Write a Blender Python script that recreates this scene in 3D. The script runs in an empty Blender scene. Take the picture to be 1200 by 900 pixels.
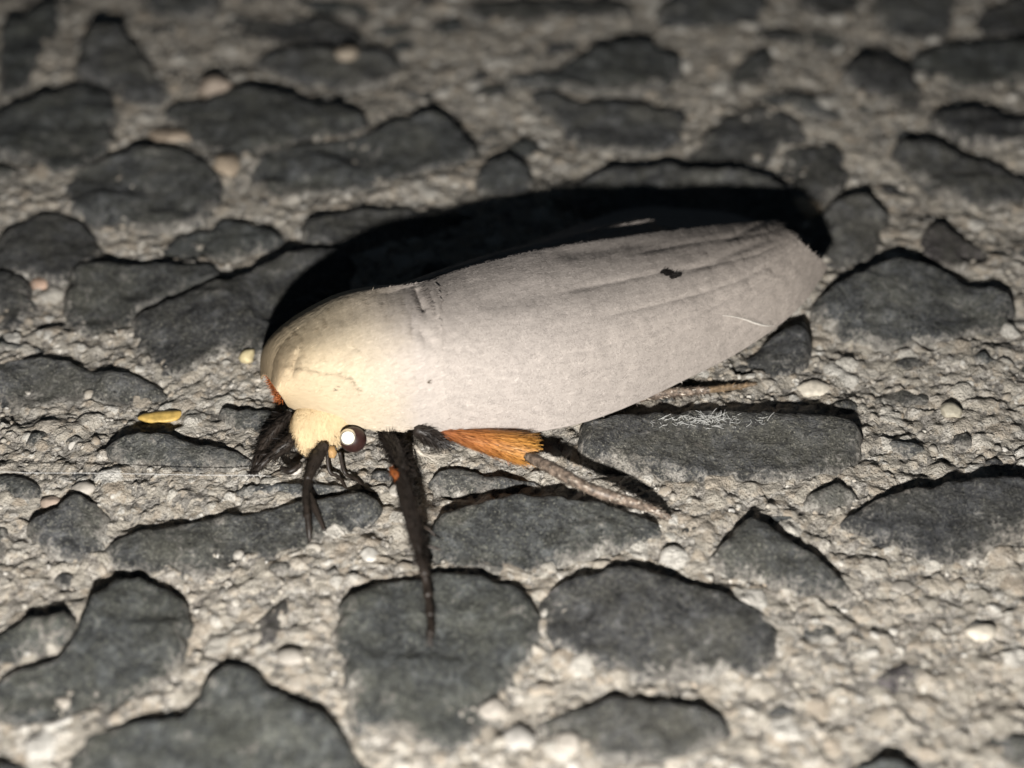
import bpy, math, random
import numpy as np
from mathutils import geometry, Vector

# ------------------------------------------------------------------ units: everything is laid out in millimetres
S = 0.001
rng = np.random.default_rng(11)
random.seed(5)
scene = bpy.context.scene
COL = scene.collection

# ------------------------------------------------------------------ camera, world, lamp, exposure
PITCH = math.radians(42.0)
TH = math.tan(math.radians(36.0) / 2)
CAM = np.array([0.0, -51.2, 46.1])
cam_d = bpy.data.cameras.new("camera")
cam_d.sensor_width = 36.0
cam_d.lens = 18.0 / TH
cam_d.clip_start = 0.002
cam_d.clip_end = 2.0
cam_d.dof.use_dof = True
cam_d.dof.focus_distance = 0.0655
cam_d.dof.aperture_fstop = 33.0
cam = bpy.data.objects.new("camera", cam_d)
cam.location = Vector(CAM * S)
cam.rotation_euler = (math.pi / 2 - PITCH, 0, 0)
COL.objects.link(cam)
scene.camera = cam

world = bpy.data.worlds.new("World")
scene.world = world
world.use_nodes = True
bg = world.node_tree.nodes["Background"]
bg.inputs[0].default_value = (0.55, 0.75, 1.0, 1)
bg.inputs[1].default_value = 0.020

fl_d = bpy.data.lights.new("flash", "POINT")
fl_d.energy = 0.335
fl_d.color = (1.0, 0.968, 0.925)
fl_d.shadow_soft_size = 0.0011
fl = bpy.data.objects.new("flash", fl_d)
fl.location = Vector(np.array([-3.2, -59.5, 30.4]) * S)
COL.objects.link(fl)

scene.view_settings.view_transform = "Standard"
scene.view_settings.look = "None"
scene.view_settings.exposure = 0.13
scene.view_settings.gamma = 1.0


def U(px, py, z):
    """point at height z (mm) above the slab that the photograph shows at px, py"""
    px = np.asarray(px, float); py = np.asarray(py, float); z = np.asarray(z, float)
    a = (px - 600) / 600 * TH
    b = (450 - py) / 600 * TH
    dx = a
    dy = math.cos(PITCH) + b * math.sin(PITCH)
    dz = -math.sin(PITCH) + b * math.cos(PITCH)
    t = (z - CAM[2]) / dz
    return np.stack([CAM[0] + dx * t, CAM[1] + dy * t, CAM[2] + dz * t], -1)


# ------------------------------------------------------------------ noise
def _hash(ix, iy, seed):
    h = (ix.astype(np.int64) * 374761393 + iy.astype(np.int64) * 668265263 + seed * 1442695041) & 0xFFFFFFFF
    h = ((h ^ (h >> 13)) * 1274126177) & 0xFFFFFFFF
    return ((h ^ (h >> 16)) & 0xFFFF) / 65535.0


def vnoise(x, y, seed=0):
    x = np.asarray(x, float); y = np.asarray(y, float)
    ix = np.floor(x); iy = np.floor(y)
    fx = x - ix; fy = y - iy
    fx = fx * fx * fx * (fx * (fx * 6 - 15) + 10); fy = fy * fy * fy * (fy * (fy * 6 - 15) + 10)
    a = _hash(ix, iy, seed); b = _hash(ix + 1, iy, seed); c = _hash(ix, iy + 1, seed); d = _hash(ix + 1, iy + 1, seed)
    return (a + (b - a) * fx) * (1 - fy) + (c + (d - c) * fx) * fy - 0.5


def fbm(x, y, seed=0, n=3):
    s = 0; a = 1.0
    for k in range(n):
        s = s + a * vnoise(x * 2 ** k + 17.3 * k, y * 2 ** k - 9.1 * k, seed + k)
        a *= 0.5
    return s


def cells(x, y, size, seed):
    """half-buried grains: height (in units of size) and a random value for the grain that shows at x, y"""
    gx = x / size; gy = y / size
    ix = np.floor(gx); iy = np.floor(gy)
    best = np.zeros_like(gx); val = np.full_like(gx, 0.5)
    for i in (-1, 0, 1):
        for j in (-1, 0, 1):
            cx, cy = ix + i, iy + j
            a = _hash(cx, cy, seed); b = _hash(cx, cy, seed + 1); c = _hash(cx, cy, seed + 2); e = _hash(cx, cy, seed + 3); g = _hash(cx, cy, seed + 4)
            dx = gx - cx - a; dy = gy - cy - b
            th = e * 6.283; u = dx * np.cos(th) + dy * np.sin(th); v = -dx * np.sin(th) + dy * np.cos(th)
            R = 0.28 + 0.42 * c * c
            # superellipse with a slanted flat top
            q = (np.abs(u) / R) ** 2.6 + (np.abs(v) / (R * (0.6 + 0.35 * g))) ** 2.6
            h = np.where(q < 1, R * (0.28 + 0.30 * g) * (1 - np.clip(q, 0, 1) ** 1.6) + R * 0.22 * (u * (g - 0.5) * 2 + v * (c - 0.5)) / 0.5 * (q < 1), 0)
            m = h > best
            best = np.where(m, h, best); val = np.where(m, g * 0.6 + c * 0.4, val)
    return best, val


def mortar_base(x, y):
    return 0.50 * fbm(x / 7, y / 7, 1, 2) + 0.30 * fbm(x / 1.9, y / 1.6, 5, 3) + 0.20 * fbm(x / 0.55, y / 0.5, 9, 3)


def mortar(x, y, full=False):
    x = np.asarray(x, float); y = np.asarray(y, float)
    wx = x + 0.18 * fbm(x / 0.5, y / 0.5, 71, 2); wy = y + 0.18 * fbm(x / 0.5, y / 0.5, 73, 2)
    h1, v1 = cells(wx, wy, 0.95, 201); h2, v2 = cells(wx, wy, 0.48, 231); h3, v3 = cells(wx, wy, 0.27, 261)
    a, b, c = h1 * 0.62, h2 * 0.48, h3 * 0.34
    top = np.maximum(np.maximum(a, b), c)
    z = mortar_base(x, y) + top + 0.3 * np.minimum(c, 0.06)
    if not full: return z
    val = np.where((a >= b) & (a >= c), v1, np.where(b >= c, v2, v3)); val = np.where(top <= 0.005, -1, val)
    return z, val, top


# ------------------------------------------------------------------ mesh helpers
def make_mesh(name, V, F, smooth=True):
    """V (n,3) in mm, F an array of equal-length faces or a list of faces"""
    me = bpy.data.meshes.new(name)
    V = np.asarray(V, np.float64) * S
    if isinstance(F, np.ndarray):
        k = F.shape[1]; nf = F.shape[0]
        me.vertices.add(len(V)); me.vertices.foreach_set("co", V.astype(np.float32).ravel())
        me.loops.add(nf * k); me.loops.foreach_set("vertex_index", F.astype(np.int32).ravel())
        me.polygons.add(nf)
        me.polygons.foreach_set("loop_start", np.arange(0, nf * k, k, dtype=np.int32))
        me.update(calc_edges=True)
    else:
        me.from_pydata([tuple(v) for v in V], [], F)
        me.update()
    if smooth:
        me.polygons.foreach_set("use_smooth", np.ones(len(me.polygons), dtype=bool))
    me.validate()
    return me


def link(name, me, mat, parent=None, base=None):
    o = bpy.data.objects.new(name, me)
    if mat is not None and len(me.materials) == 0:
        me.materials.append(mat)
    COL.objects.link(o)
    if parent is not None:
        o.parent = parent
    if base is not None:
        o.location = Vector(np.asarray(base) * S)
    return o


def place(name, V, F, mat, parent=None, origin=None, smooth=True, pworld=None):
    """vertices in world mm; the object's origin goes to `origin` (default: bottom centre); pworld = world origin of the parent"""
    V = np.asarray(V, float)
    if origin is None:
        origin = np.array([V[:, 0].mean(), V[:, 1].mean(), V[:, 2].min()])
    me = make_mesh(name, V - origin, F, smooth)
    pw = np.zeros(3) if pworld is None else pworld
    o = link(name, me, mat, parent, np.asarray(origin) - pw)
    return o, np.asarray(origin)


def grid_faces(nu, nv):
    i = np.arange(nu - 1)[:, None]; j = np.arange(nv - 1)[None, :]
    a = i * nv + j
    return np.stack([a, a + nv, a + nv + 1, a + 1], -1).reshape(-1, 4)


def crom(P, t):
    """Catmull-Rom through P (n, d) at parameters t in 0..n-1"""
    P = np.asarray(P, float); n = len(P)
    Q = np.vstack([2 * P[0] - P[1], P, 2 * P[-1] - P[-2]])
    t = np.clip(np.asarray(t, float), 0, n - 1 - 1e-9)
    i = np.floor(t).astype(int); f = (t - i)[:, None]
    p0, p1, p2, p3 = Q[i], Q[i + 1], Q[i + 2], Q[i + 3]
    return 0.5 * (2 * p1 + (p2 - p0) * f + (2 * p0 - 5 * p1 + 4 * p2 - p3) * f * f + (3 * p1 - p0 - 3 * p2 + p3) * f ** 3)


def nrm(v):
    return v / np.maximum(np.linalg.norm(v, axis=-1, keepdims=True), 1e-9)


def tube(P, R, nseg=10, rings=40, flat=1.0, noise=0.0, seed=0):
    """smooth tapering tube with closed ends through points P with radii R"""
    P = np.asarray(P, float); R = np.asarray(R, float)
    t = np.linspace(0, len(P) - 1, rings)
    C = crom(P, t); r = np.maximum(crom(R[:, None], t)[:, 0], 0.004)
    T = nrm(np.gradient(C, axis=0))
    up = np.array([0, 0, 1.0])
    if abs(T[:, 2]).max() > 0.95: up = np.array([0.3, -1.0, 0.2])
    X = nrm(np.cross(T, up)); Y = np.cross(X, T)
    a = np.linspace(0, 2 * np.pi, nseg, endpoint=False)
    rr = r[:, None] * np.ones(nseg)[None, :]
    if noise:
        rr = rr * (1 + noise * fbm(np.arange(rings)[:, None] * 0.7 + seed, np.arange(nseg)[None, :] * 1.0, seed, 2))
    V = C[:, None, :] + rr[..., None] * (np.cos(a)[None, :, None] * X[:, None, :] + flat * np.sin(a)[None, :, None] * Y[:, None, :])
    V = V.reshape(-1, 3)
    F = []
    for i in range(rings - 1):
        for j in range(nseg):
            j2 = (j + 1) % nseg
            F.append((i * nseg + j, i * nseg + j2, (i + 1) * nseg + j2, (i + 1) * nseg + j))
    V = np.vstack([V, C[0] - T[0] * r[0] * 0.6, C[-1] + T[-1] * r[-1] * 0.6])
    n0 = rings * nseg
    for j in range(nseg):
        j2 = (j + 1) % nseg
        F.append((n0, j2, j)); F.append((n0 + 1, (rings - 1) * nseg + j, (rings - 1) * nseg + j2))
    return V, F, C, T, r


def join(parts):
    V = []; F = []; n = 0
    for v, f in parts:
        V.append(np.asarray(v)); F += [tuple(int(i) + n for i in q) for q in (f.tolist() if isinstance(f, np.ndarray) else f)]
        n += len(v)
    return np.vstack(V), F


def strips(base, dirs, nrms, length, width, bend=0.0, segs=1, taper=0.35):
    """one narrow blade per row: segs quads along dirs, bending towards -nrms"""
    n = len(base)
    side = nrm(np.cross(dirs, nrms))
    length = np.broadcast_to(np.asarray(length, float), (n,)); width = np.broadcast_to(np.asarray(width, float), (n,))
    rows = []
    for k in range(segs + 1):
        t = k / segs
        c = base + dirs * (length * t)[:, None] - nrms * (bend * length * t * t)[:, None]
        w = width * (1 - (1 - taper) * t) * 0.5
        rows.append(c - side * w[:, None]); rows.append(c + side * w[:, None])
    V = np.stack(rows, 1).reshape(-1, 3)
    m = 2 * (segs + 1)
    F = []
    for k in range(segs):
        q = np.array([2 * k, 2 * k + 1, 2 * k + 3, 2 * k + 2])
        F.append(np.arange(n)[:, None] * m + q[None, :])
    return V, np.concatenate(F, 0)


def ico(sub):
    import bmesh
    bm = bmesh.new(); bmesh.ops.create_icosphere(bm, subdivisions=sub, radius=1.0)
    V = np.array([v.co[:] for v in bm.verts]); F = np.array([[v.index for v in f.verts] for f in bm.faces]); bm.free()
    return V, F


# ------------------------------------------------------------------ materials
class Mat:
    def __init__(self, name, rough=0.7, spec=0.3):
        self.m = bpy.data.materials.new(name); self.m.use_nodes = True
        self.t = self.m.node_tree; self.N = self.t.nodes; self.L = self.t.links
        self.b = self.N["Principled BSDF"]
        self.b.inputs["Roughness"].default_value = rough
        self.b.inputs["Specular IOR Level"].default_value = spec

    def node(self, kind, **kw):
        n = self.N.new(kind)
        for k, v in kw.items(): setattr(n, k, v)
        return n

    def coords(self, out="Object", scale=(1000, 1000, 1000), jitter=False):
        tc = self.node("ShaderNodeTexCoord")
        mp = self.node("ShaderNodeMapping"); mp.inputs["Scale"].default_value = scale
        self.L.new(tc.outputs[out], mp.inputs["Vector"])
        if not jitter: return mp.outputs[0]
        oi = self.node("ShaderNodeObjectInfo")
        mu = self.node("ShaderNodeVectorMath", operation="SCALE"); mu.inputs[0].default_value = (91, 57, 33)
        self.L.new(oi.outputs["Random"], mu.inputs["Scale"])
        ad = self.node("ShaderNodeVectorMath", operation="ADD")
        self.L.new(mp.outputs[0], ad.inputs[0]); self.L.new(mu.outputs[0], ad.inputs[1])
        return ad.outputs[0]

    def noise(self, vec, scale, detail=4, rough=0.6, dist=0.0):
        n = self.node("ShaderNodeTexNoise")
        n.inputs["Scale"].default_value = scale; n.inputs["Detail"].default_value = detail
        n.inputs["Roughness"].default_value = rough; n.inputs["Distortion"].default_value = dist
        self.L.new(vec, n.inputs["Vector"]); return n.outputs["Fac"]

    def ramp(self, fac, stops, interp="LINEAR"):
        r = self.node("ShaderNodeValToRGB"); cr = r.color_ramp; cr.interpolation = interp
        while len(cr.elements) < len(stops): cr.elements.new(0.5)
        for e, (p, c) in zip(cr.elements, stops):
            e.position = p; e.color = (c, c, c, 1) if isinstance(c, (int, float)) else (*c, 1)
        self.L.new(fac, r.inputs[0]); return r.outputs[0]

    def mix(self, fac, a, b, blend="MIX"):
        m = self.node("ShaderNodeMix", data_type="RGBA", blend_type=blend)
        for s, v in ((0, fac), (6, a), (7, b)):
            if isinstance(v, (int, float)): m.inputs[s].default_value = v if s == 0 else (v, v, v, 1)
            elif isinstance(v, tuple): m.inputs[s].default_value = (*v, 1)
            else: self.L.new(v, m.inputs[s])
        return m.outputs[2]

    def math(self, op, a, b=0.0):
        m = self.node("ShaderNodeMath", operation=op)
        for s, v in ((0, a), (1, b)):
            if isinstance(v, (int, float)): m.inputs[s].default_value = v
            else: self.L.new(v, m.inputs[s])
        return m.outputs[0]

    def attr(self, name):
        a = self.node("ShaderNodeAttribute"); a.attribute_name = name
        return a

    def island(self):
        return self.node("ShaderNodeNewGeometry").outputs["Random Per Island"]

    def color(self, c):
        if isinstance(c, tuple): self.b.inputs["Base Color"].default_value = (*c, 1)
        else: self.L.new(c, self.b.inputs["Base Color"])
        return self

    def bump(self, h, mm, strength=1.0, prev=None):
        n = self.node("ShaderNodeBump"); n.inputs["Distance"].default_value = mm * S; n.inputs["Strength"].default_value = strength
        self.L.new(h, n.inputs["Height"])
        if prev is not None: self.L.new(prev, n.inputs["Normal"])
        self.L.new(n.outputs[0], self.b.inputs["Normal"]); return n.outputs[0]


CEMENT_A, CEMENT_B, CEMENT_C = (0.13, 0.120, 0.106), (0.35, 0.326, 0.29), (0.68, 0.645, 0.58)


def cement_color(M, v):
    n1 = M.noise(v, 0.22, 5, 0.6); n2 = M.noise(v, 1.6, 5, 0.65); n3 = M.noise(v, 7.0, 3, 0.6)
    c = M.ramp(n2, [(0.33, CEMENT_A), (0.52, CEMENT_B), (0.70, CEMENT_C)])
    c = M.mix(M.ramp(n1, [(0.50, 0.0), (0.68, 0.55)]), c, (0.30, 0.262, 0.215))
    c = M.mix(M.ramp(n1, [(0.32, 0.75), (0.50, 0.0)]), c, M.mix(M.ramp(n2, [(0.40, 0.0), (0.60, 1.0)]), (0.085, 0.083, 0.076), (0.26, 0.245, 0.22)))
    c = M.mix(M.ramp(n3, [(0.36, 0.85), (0.47, 0.0)]), c, (0.085, 0.076, 0.068))
    c = M.mix(M.ramp(n3, [(0.60, 0.0), (0.70, 0.8)]), c, (0.66, 0.63, 0.57))
    return c, n2, n3


def mat_concrete():
    M = Mat("concrete", 0.85, 0.25)
    v = M.coords()
    c, n2, n3 = cement_color(M, v)
    g = M.attr("grain").outputs["Fac"]
    gc = M.ramp(g, [(0.0, (0.05, 0.048, 0.045)), (0.16, (0.17, 0.155, 0.138)), (0.30, (0.33, 0.30, 0.255)), (0.55, (0.42, 0.385, 0.325)),
                   (0.74, (0.36, 0.305, 0.24)), (0.86, (0.52, 0.49, 0.43)), (1.0, (0.62, 0.60, 0.555))])
    f = M.math("MULTIPLY", M.ramp(g, [(0.0, 0.0), (0.02, 0.95)]), M.ramp(n2, [(0.45, 1.0), (0.66, 0.35)]))
    c = M.mix(f, c, gc)
    M.color(c)
    p = M.bump(n3, 0.20, 1.0)
    M.bump(M.noise(v, 13, 3, 0.7), 0.06, 0.9, p)
    return M.m


def mat_grain(single):
    M = Mat("sand_grain_single" if single else "sand_grain", 0.62, 0.4)
    v = M.coords(jitter=single)
    r = M.node("ShaderNodeObjectInfo").outputs["Random"] if single else M.island()
    c = M.ramp(r, [(0.0, (0.10, 0.095, 0.09)), (0.10, (0.20, 0.185, 0.16)), (0.30, (0.33, 0.30, 0.255)), (0.55, (0.42, 0.385, 0.325)),
                   (0.74, (0.36, 0.30, 0.23)), (0.86, (0.54, 0.51, 0.45)), (1.0, (0.55, 0.53, 0.49))])
    c2, n2, n3 = cement_color(M, v)
    c = M.mix(M.ramp(n2, [(0.42, 0.0), (0.62, 0.8)]), c, c2)
    M.color(c)
    M.bump(M.noise(v, 9, 4, 0.7), 0.05, 0.8)
    return M.m


def mat_stone(kind=0):
    M = Mat("basalt" if kind == 0 else "purple_basalt", 0.72, 0.32)
    v = M.coords(jitter=True)
    n1 = M.noise(v, 0.45, 4, 0.6, 0.6); n2 = M.noise(v, 1.7, 6, 0.72, 0.5); n3 = M.noise(v, 5.5, 5, 0.75, 0.3); n4 = M.noise(v, 11, 2, 0.5)
    vo = M.node("ShaderNodeTexVoronoi"); vo.inputs["Scale"].default_value = 1.3
    wv = M.node("ShaderNodeVectorMath", operation="ADD"); M.L.new(v, wv.inputs[0])
    nz = M.node("ShaderNodeTexNoise"); nz.inputs["Scale"].default_value = 1.6; nz.inputs["Detail"].default_value = 4; M.L.new(v, nz.inputs["Vector"]); M.L.new(nz.outputs["Color"], wv.inputs[1])
    M.L.new(wv.outputs[0], vo.inputs["Vector"])
    facet = M.node("ShaderNodeSeparateColor"); M.L.new(vo.outputs["Color"], facet.inputs[0]); facet = facet.outputs[0]
    warm = (1.0, 1.03, 1.06) if kind == 0 else (1.10, 0.98, 1.02)
    g = lambda x: tuple(x * w for w in warm)
    c = M.ramp(n2, [(0.32, g(0.024)), (0.46, g(0.060)), (0.56, g(0.105)), (0.68, g(0.20))])
    c = M.mix(0.5, c, M.ramp(facet, [(0.0, 0.45), (1.0, 1.5)]), "MULTIPLY")
    c = M.mix(M.ramp(n1, [(0.42, 0.0), (0.66, 0.6)]), c, (0.120, 0.118, 0.098))
    c = M.mix(M.ramp(n3, [(0.53, 0.0), (0.66, 0.75)]), c, (0.19, 0.188, 0.165))
    c = M.mix(M.ramp(n4, [(0.60, 0.0), (0.70, 0.85)]), c, (0.27, 0.265, 0.225))
    c = M.mix(M.ramp(n3, [(0.33, 0.9), (0.45, 0.0)]), c, (0.013, 0.013, 0.014))
    oi = M.node("ShaderNodeObjectInfo").outputs["Random"]
    c = M.mix(1.0, c, M.ramp(oi, [(0.0, (0.66, 0.66, 0.68)), (0.35, (1.0, 0.98, 0.95)), (0.6, (0.85, 0.9, 0.88)), (0.85, (1.2, 1.2, 1.2)), (1.0, (1.5, 1.45, 1.38))]), "MULTIPLY")
    du = M.attr("dust").outputs["Fac"]
    cc, _, _ = cement_color(M, v)
    f = M.math("ADD", M.math("ADD", du, 0.15), M.math("MULTIPLY", M.math("SUBTRACT", n2, 0.5), 2.4))
    f = M.math("ADD", f, M.math("MULTIPLY", M.math("SUBTRACT", n1, 0.5), 1.2))
    f = M.math("ADD", f, M.math("MULTIPLY", M.math("SUBTRACT", n3, 0.5), 1.6))
    c = M.mix(M.ramp(f, [(0.45, 0.0), (0.85, 0.85)]), c, cc)
    M.color(c)
    p = M.bump(n2, 0.34, 0.9); p = M.bump(facet, 0.05, 0.6, p); p = M.bump(n3, 0.15, 1.0, p)
    M.bump(n4, 0.03, 0.8, p)
    return M.m


def simple(name, col, rough=0.6, spec=0.3, var=0.25, scale=3.0, bump=0.0, island=False):
    M = Mat(name, rough, spec)
    v = M.coords()
    n = M.noise(v, scale, 4, 0.6)
    lo = tuple(x * (1 - var) for x in col); hi = tuple(min(1, x * (1 + var)) for x in col)
    c = M.ramp(n, [(0.3, lo), (0.7, hi)])
    if island:
        c = M.mix(1.0, c, M.ramp(M.island(), [(0, 1 - var), (1, 1.0 + var * 0.5)]), "MULTIPLY")
    M.color(c)
    if bump: M.bump(n, bump, 0.8)
    return M.m


# ------------------------------------------------------------------ the slab: stones traced from the photograph
POLY = [
 [(0,25),(30,18),(50,0),(68,5),(66,25),(50,50),(45,78),(20,102),(0,108)],
 [(92,60),(110,42),(135,34),(155,42),(172,72),(204,106),(185,120),(150,124),(128,100),(92,90)],
 [(-10,132),(40,120),(80,105),(105,97),(130,108),(135,135),(128,162),(112,180),(92,197),(60,195),(30,180),(-10,175)],
 [(255,20),(290,12),(340,15),(380,15),(410,25),(430,46),(390,50),(330,46),(280,42)],
 [(300,62),(350,52),(400,54),(452,54),(465,70),(450,92),(400,98),(350,92),(310,78)],
 [(198,130),(215,120),(255,115),(270,103),(300,106),(350,115),(418,130),(425,142),(400,160),(345,163),(300,180),(270,178),(240,168),(225,160),(215,142)],
 [(297,190),(322,168),(360,164),(400,162),(435,150),(460,138),(500,135),(525,142),(540,158),(553,172),(530,185),(480,200),(430,215),(370,222),(320,220),(298,205)],
 [(80,215),(95,195),(130,180),(165,173),(215,175),(235,182),(258,202),(248,230),(222,258),(190,262),(150,262),(110,258),(85,240)],
 [(178,285),(205,264),(240,260),(262,246),(290,250),(315,262),(328,270),(300,284),(260,295),(215,298),(180,295)],
 [(-8,278),(25,257),(55,244),(85,250),(105,265),(118,290),(95,318),(60,323),(30,316),(-8,308)],
 [(85,318),(105,302),(160,303),(220,300),(250,302),(256,316),(235,328),(190,343),(165,353),(160,368),(130,385),(95,385),(80,360)],
 [(162,362),(200,346),(250,327),(290,318),(320,302),(360,290),(400,290),(410,330),(345,365),(335,400),(300,410),(255,405),(228,430),(190,430),(165,392)],
 [(358,258),(390,245),(430,238),(480,237),(530,240),(555,246),(520,262),(460,280),(400,289),(365,286)],
 [(-8,310),(20,308),(38,320),(40,350),(20,380),(-8,385)],
 [(-8,413),(50,406),(90,415),(140,425),(180,440),(187,457),(150,468),(80,464),(20,470),(-8,467)],
 [(-6,393),(35,391),(56,401),(20,404),(-6,404)],
 [(556,197),(575,183),(600,182),(624,195),(627,214),(610,227),(580,229),(560,220)],
 [(590,84),(640,79),(670,63),(710,49),(750,45),(784,58),(798,75),(780,94),(740,103),(700,98),(650,92),(618,93)],
 [(622,99),(652,100),(690,112),(740,110),(780,121),(800,114),(802,150),(780,171),(730,169),(690,164),(655,138)],
 [(848,88),(880,62),(903,55),(906,75),(890,90),(862,100)],
 [(985,88),(1005,70),(1040,60),(1065,80),(1080,110),(1084,130),(1060,128),(1030,112),(1000,97)],
 [(803,182),(830,152),(860,128),(890,122),(926,132),(950,152),(915,164),(903,188),(870,184),(838,190)],
 [(907,182),(918,166),(950,161),(983,163),(994,190),(983,213),(955,228),(930,223),(912,205)],
 [(645,228),(680,205),(720,196),(760,189),(820,193),(880,198),(918,213),(933,235),(930,262),(880,258),(800,256),(700,248)],
 [(942,262),(965,233),(990,218),(1020,222),(1039,245),(1030,275),(1024,298),(990,309),(960,300),(946,285)],
 [(1077,262),(1100,250),(1125,268),(1163,285),(1168,298),(1130,311),(1100,309),(1080,290)],
 [(1047,167),(1100,171),(1140,181),(1175,196),(1210,212),(1210,236),(1150,237),(1110,224),(1070,198)],
 [(957,347),(985,328),(1020,312),(1065,306),(1105,315),(1130,331),(1178,341),(1187,355),(1168,383),(1120,393),(1040,398),(1000,388),(970,370)],
 [(1020,-10),(1120,-10),(1110,38),(1065,46),(1035,32)],
 [(1070,67),(1110,50),(1210,48),(1210,90),(1150,99),(1100,94),(1077,80)],
 [(1087,134),(1130,126),(1210,140),(1210,168),(1140,168),(1097,149)],
 [(540,5),(590,-8),(740,-8),(733,14),(650,19),(570,19)],
 [(770,10),(800,-8),(900,-8),(888,28),(840,34),(790,28)],
 [(890,107),(930,104),(975,119),(1004,134),(985,140),(940,126),(900,118)],  # narrow strip of edge shadow, built as a dark stone
 [(930,-8),(1010,-8),(1008,18),(960,17)],
 [(1140,12),(1210,-4),(1210,42),(1150,40)],
 [(170,-8),(260,-8),(250,18),(190,18)],
 [(340,-8),(420,-8),(438,8),(380,11)],
 [(832,432),(870,411),(908,385),(943,365),(949,400),(940,420),(900,438),(852,445)],
 [(694,492),(750,484),(830,480),(900,482),(970,486),(998,494),(998,548),(950,558),(900,557),(820,559),(750,547),(698,538),(690,512)],
 [(832,650),(855,622),(871,598),(905,612),(930,632),(965,657),(998,688),(960,688),(910,679),(870,670),(842,660)],
 [(987,607),(1030,582),(1060,571),(1120,562),(1210,562),(1210,618),(1150,648),(1100,653),(1060,630),(1020,620)],
 [(641,700),(660,677),(700,662),(740,656),(790,673),(830,686),(880,702),(904,730),(898,760),(886,782),(840,783),(760,783),(700,773),(660,750),(645,720)],
 [(627,832),(680,812),(740,802),(800,810),(848,829),(848,850),(828,870),(790,888),(700,890),(655,866)],
 [(1006,790),(1030,767),(1080,756),(1085,767),(1060,799),(1040,819),(1016,815)],
 [(966,905),(1005,882),(1040,881),(1100,896),(1112,915),(1050,940),(970,930)],
 [(890,602),(905,591),(935,589),(940,605),(915,612)],
 [(500,617),(520,597),(560,584),(620,576),(680,580),(758,601),(778,620),(720,638),(650,653),(600,663),(550,658),(507,640)],
 [(-8,793),(25,772),(70,762),(85,737),(105,702),(135,667),(165,674),(210,692),(218,720),(214,753),(180,797),(130,828),(80,838),(30,848),(-8,835)],
 [(92,882),(115,852),(180,840),(225,827),(240,797),(270,773),(300,781),(330,812),(380,837),(405,872),(425,902),(400,960),(230,980),(90,940)],
 [(401,702),(430,687),(455,670),(510,669),(560,669),(600,681),(625,712),(627,740),(600,788),(570,838),(535,868),(480,858),(420,838),(406,800),(405,750)],
 [(135,627),(160,614),(200,607),(260,592),(330,580),(400,570),(438,576),(428,600),(370,630),(300,649),(230,668),(180,668),(145,650)],
 [(-8,733),(40,717),(84,711),(75,740),(40,763),(-8,780)],
 [(30,602),(60,591),(90,572),(110,581),(130,596),(125,638),(90,649),(50,640)],
 [(118,522),(140,506),(180,501),(240,509),(288,525),(298,540),(260,548),(200,545),(140,543)],
 [(295,737),(308,707),(338,682),(350,686),(330,720),(325,752),(302,755)],
 [(-8,882),(28,882),(40,900),(30,930),(-8,930)],
 [(255,466),(320,468),(345,480),(330,505),(290,502),(265,488)],
 [(505,545),(540,532),(600,545),(648,556),(600,568),(520,566)],
 [(-8,600),(8,600),(10,640),(-8,650)],
 [(60,547),(110,541),(132,551),(70,557)],
 [(430,560),(300,552),(270,566),(360,575),(420,572)],
]


def chaikin(P, n=2):
    P = np.asarray(P, float)
    for _ in range(n):
        Q = np.roll(P, -1, 0)
        P = np.stack([0.8 * P + 0.2 * Q, 0.2 * P + 0.8 * Q], 1).reshape(-1, 2)
    return P


def resample(P, step):
    Q = np.vstack([P, P[:1]])
    d = np.r_[0, np.cumsum(np.linalg.norm(np.diff(Q, axis=0), axis=1))]
    n = max(10, int(d[-1] / step))
    t = np.linspace(0, d[-1], n, endpoint=False)
    return np.stack([np.interp(t, d, Q[:, 0]), np.interp(t, d, Q[:, 1])], 1)


def inside(P, X, Y):
    r = np.zeros(X.shape, bool); n = len(P)
    x0, y0 = P[:, 0], P[:, 1]; x1, y1 = np.roll(x0, -1), np.roll(y0, -1)
    for k in range(n):
        c = ((y0[k] > Y) != (y1[k] > Y))
        if y1[k] != y0[k]:
            r ^= c & (X < (x1[k] - x0[k]) * (Y - y0[k]) / (y1[k] - y0[k]) + x0[k])
    return r


def edge_dist(P, X):
    A = P; B = np.roll(P, -1, 0); AB = B - A
    d = np.full(len(X), 1e9)
    for a, ab in zip(A, AB):
        t = np.clip(((X - a) @ ab) / max(ab @ ab, 1e-12), 0, 1)
        d = np.minimum(d, np.linalg.norm(X - a - t[:, None] * ab, axis=1))
    return d


stones = []      # dict: P (outline, mm), h, lo, base
for k, poly in enumerate(POLY):
    W = U([p[0] for p in poly], [p[1] for p in poly], 0.45)[:, :2]
    y0, y1 = W[:, 1].min(), W[:, 1].max()
    t = (W[:, 1] - y0) / (y1 - y0)
    W[:, 1] -= 0.35 * t                       # the traced outline includes the shade behind the stone
    stones.append(dict(P=W, h=0.36 + 0.50 * random.random(), lo=-0.14 + 0.34 * random.random()))
HT = {39: (0.9, 0.3), 41: (0.95, 0.0), 50: (0.5, 0.05), 42: (0.6, 0.05), 49: (0.7, 0.2), 48: (0.75, 0.15), 47: (1.0, 0.0), 43: (0.45, -0.1),
      44: (0.3, -0.05), 55: (0.2, -0.1), 56: (0.5, 0.1), 23: (0.7, 0.3), 27: (0.9, 0.1), 11: (0.8, 0.2), 25: (0.35, 0.1), 12: (0.45, 0.2)}
for k, (h, lo) in HT.items():
    stones[k]['h'] = h; stones[k]['lo'] = lo
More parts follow.
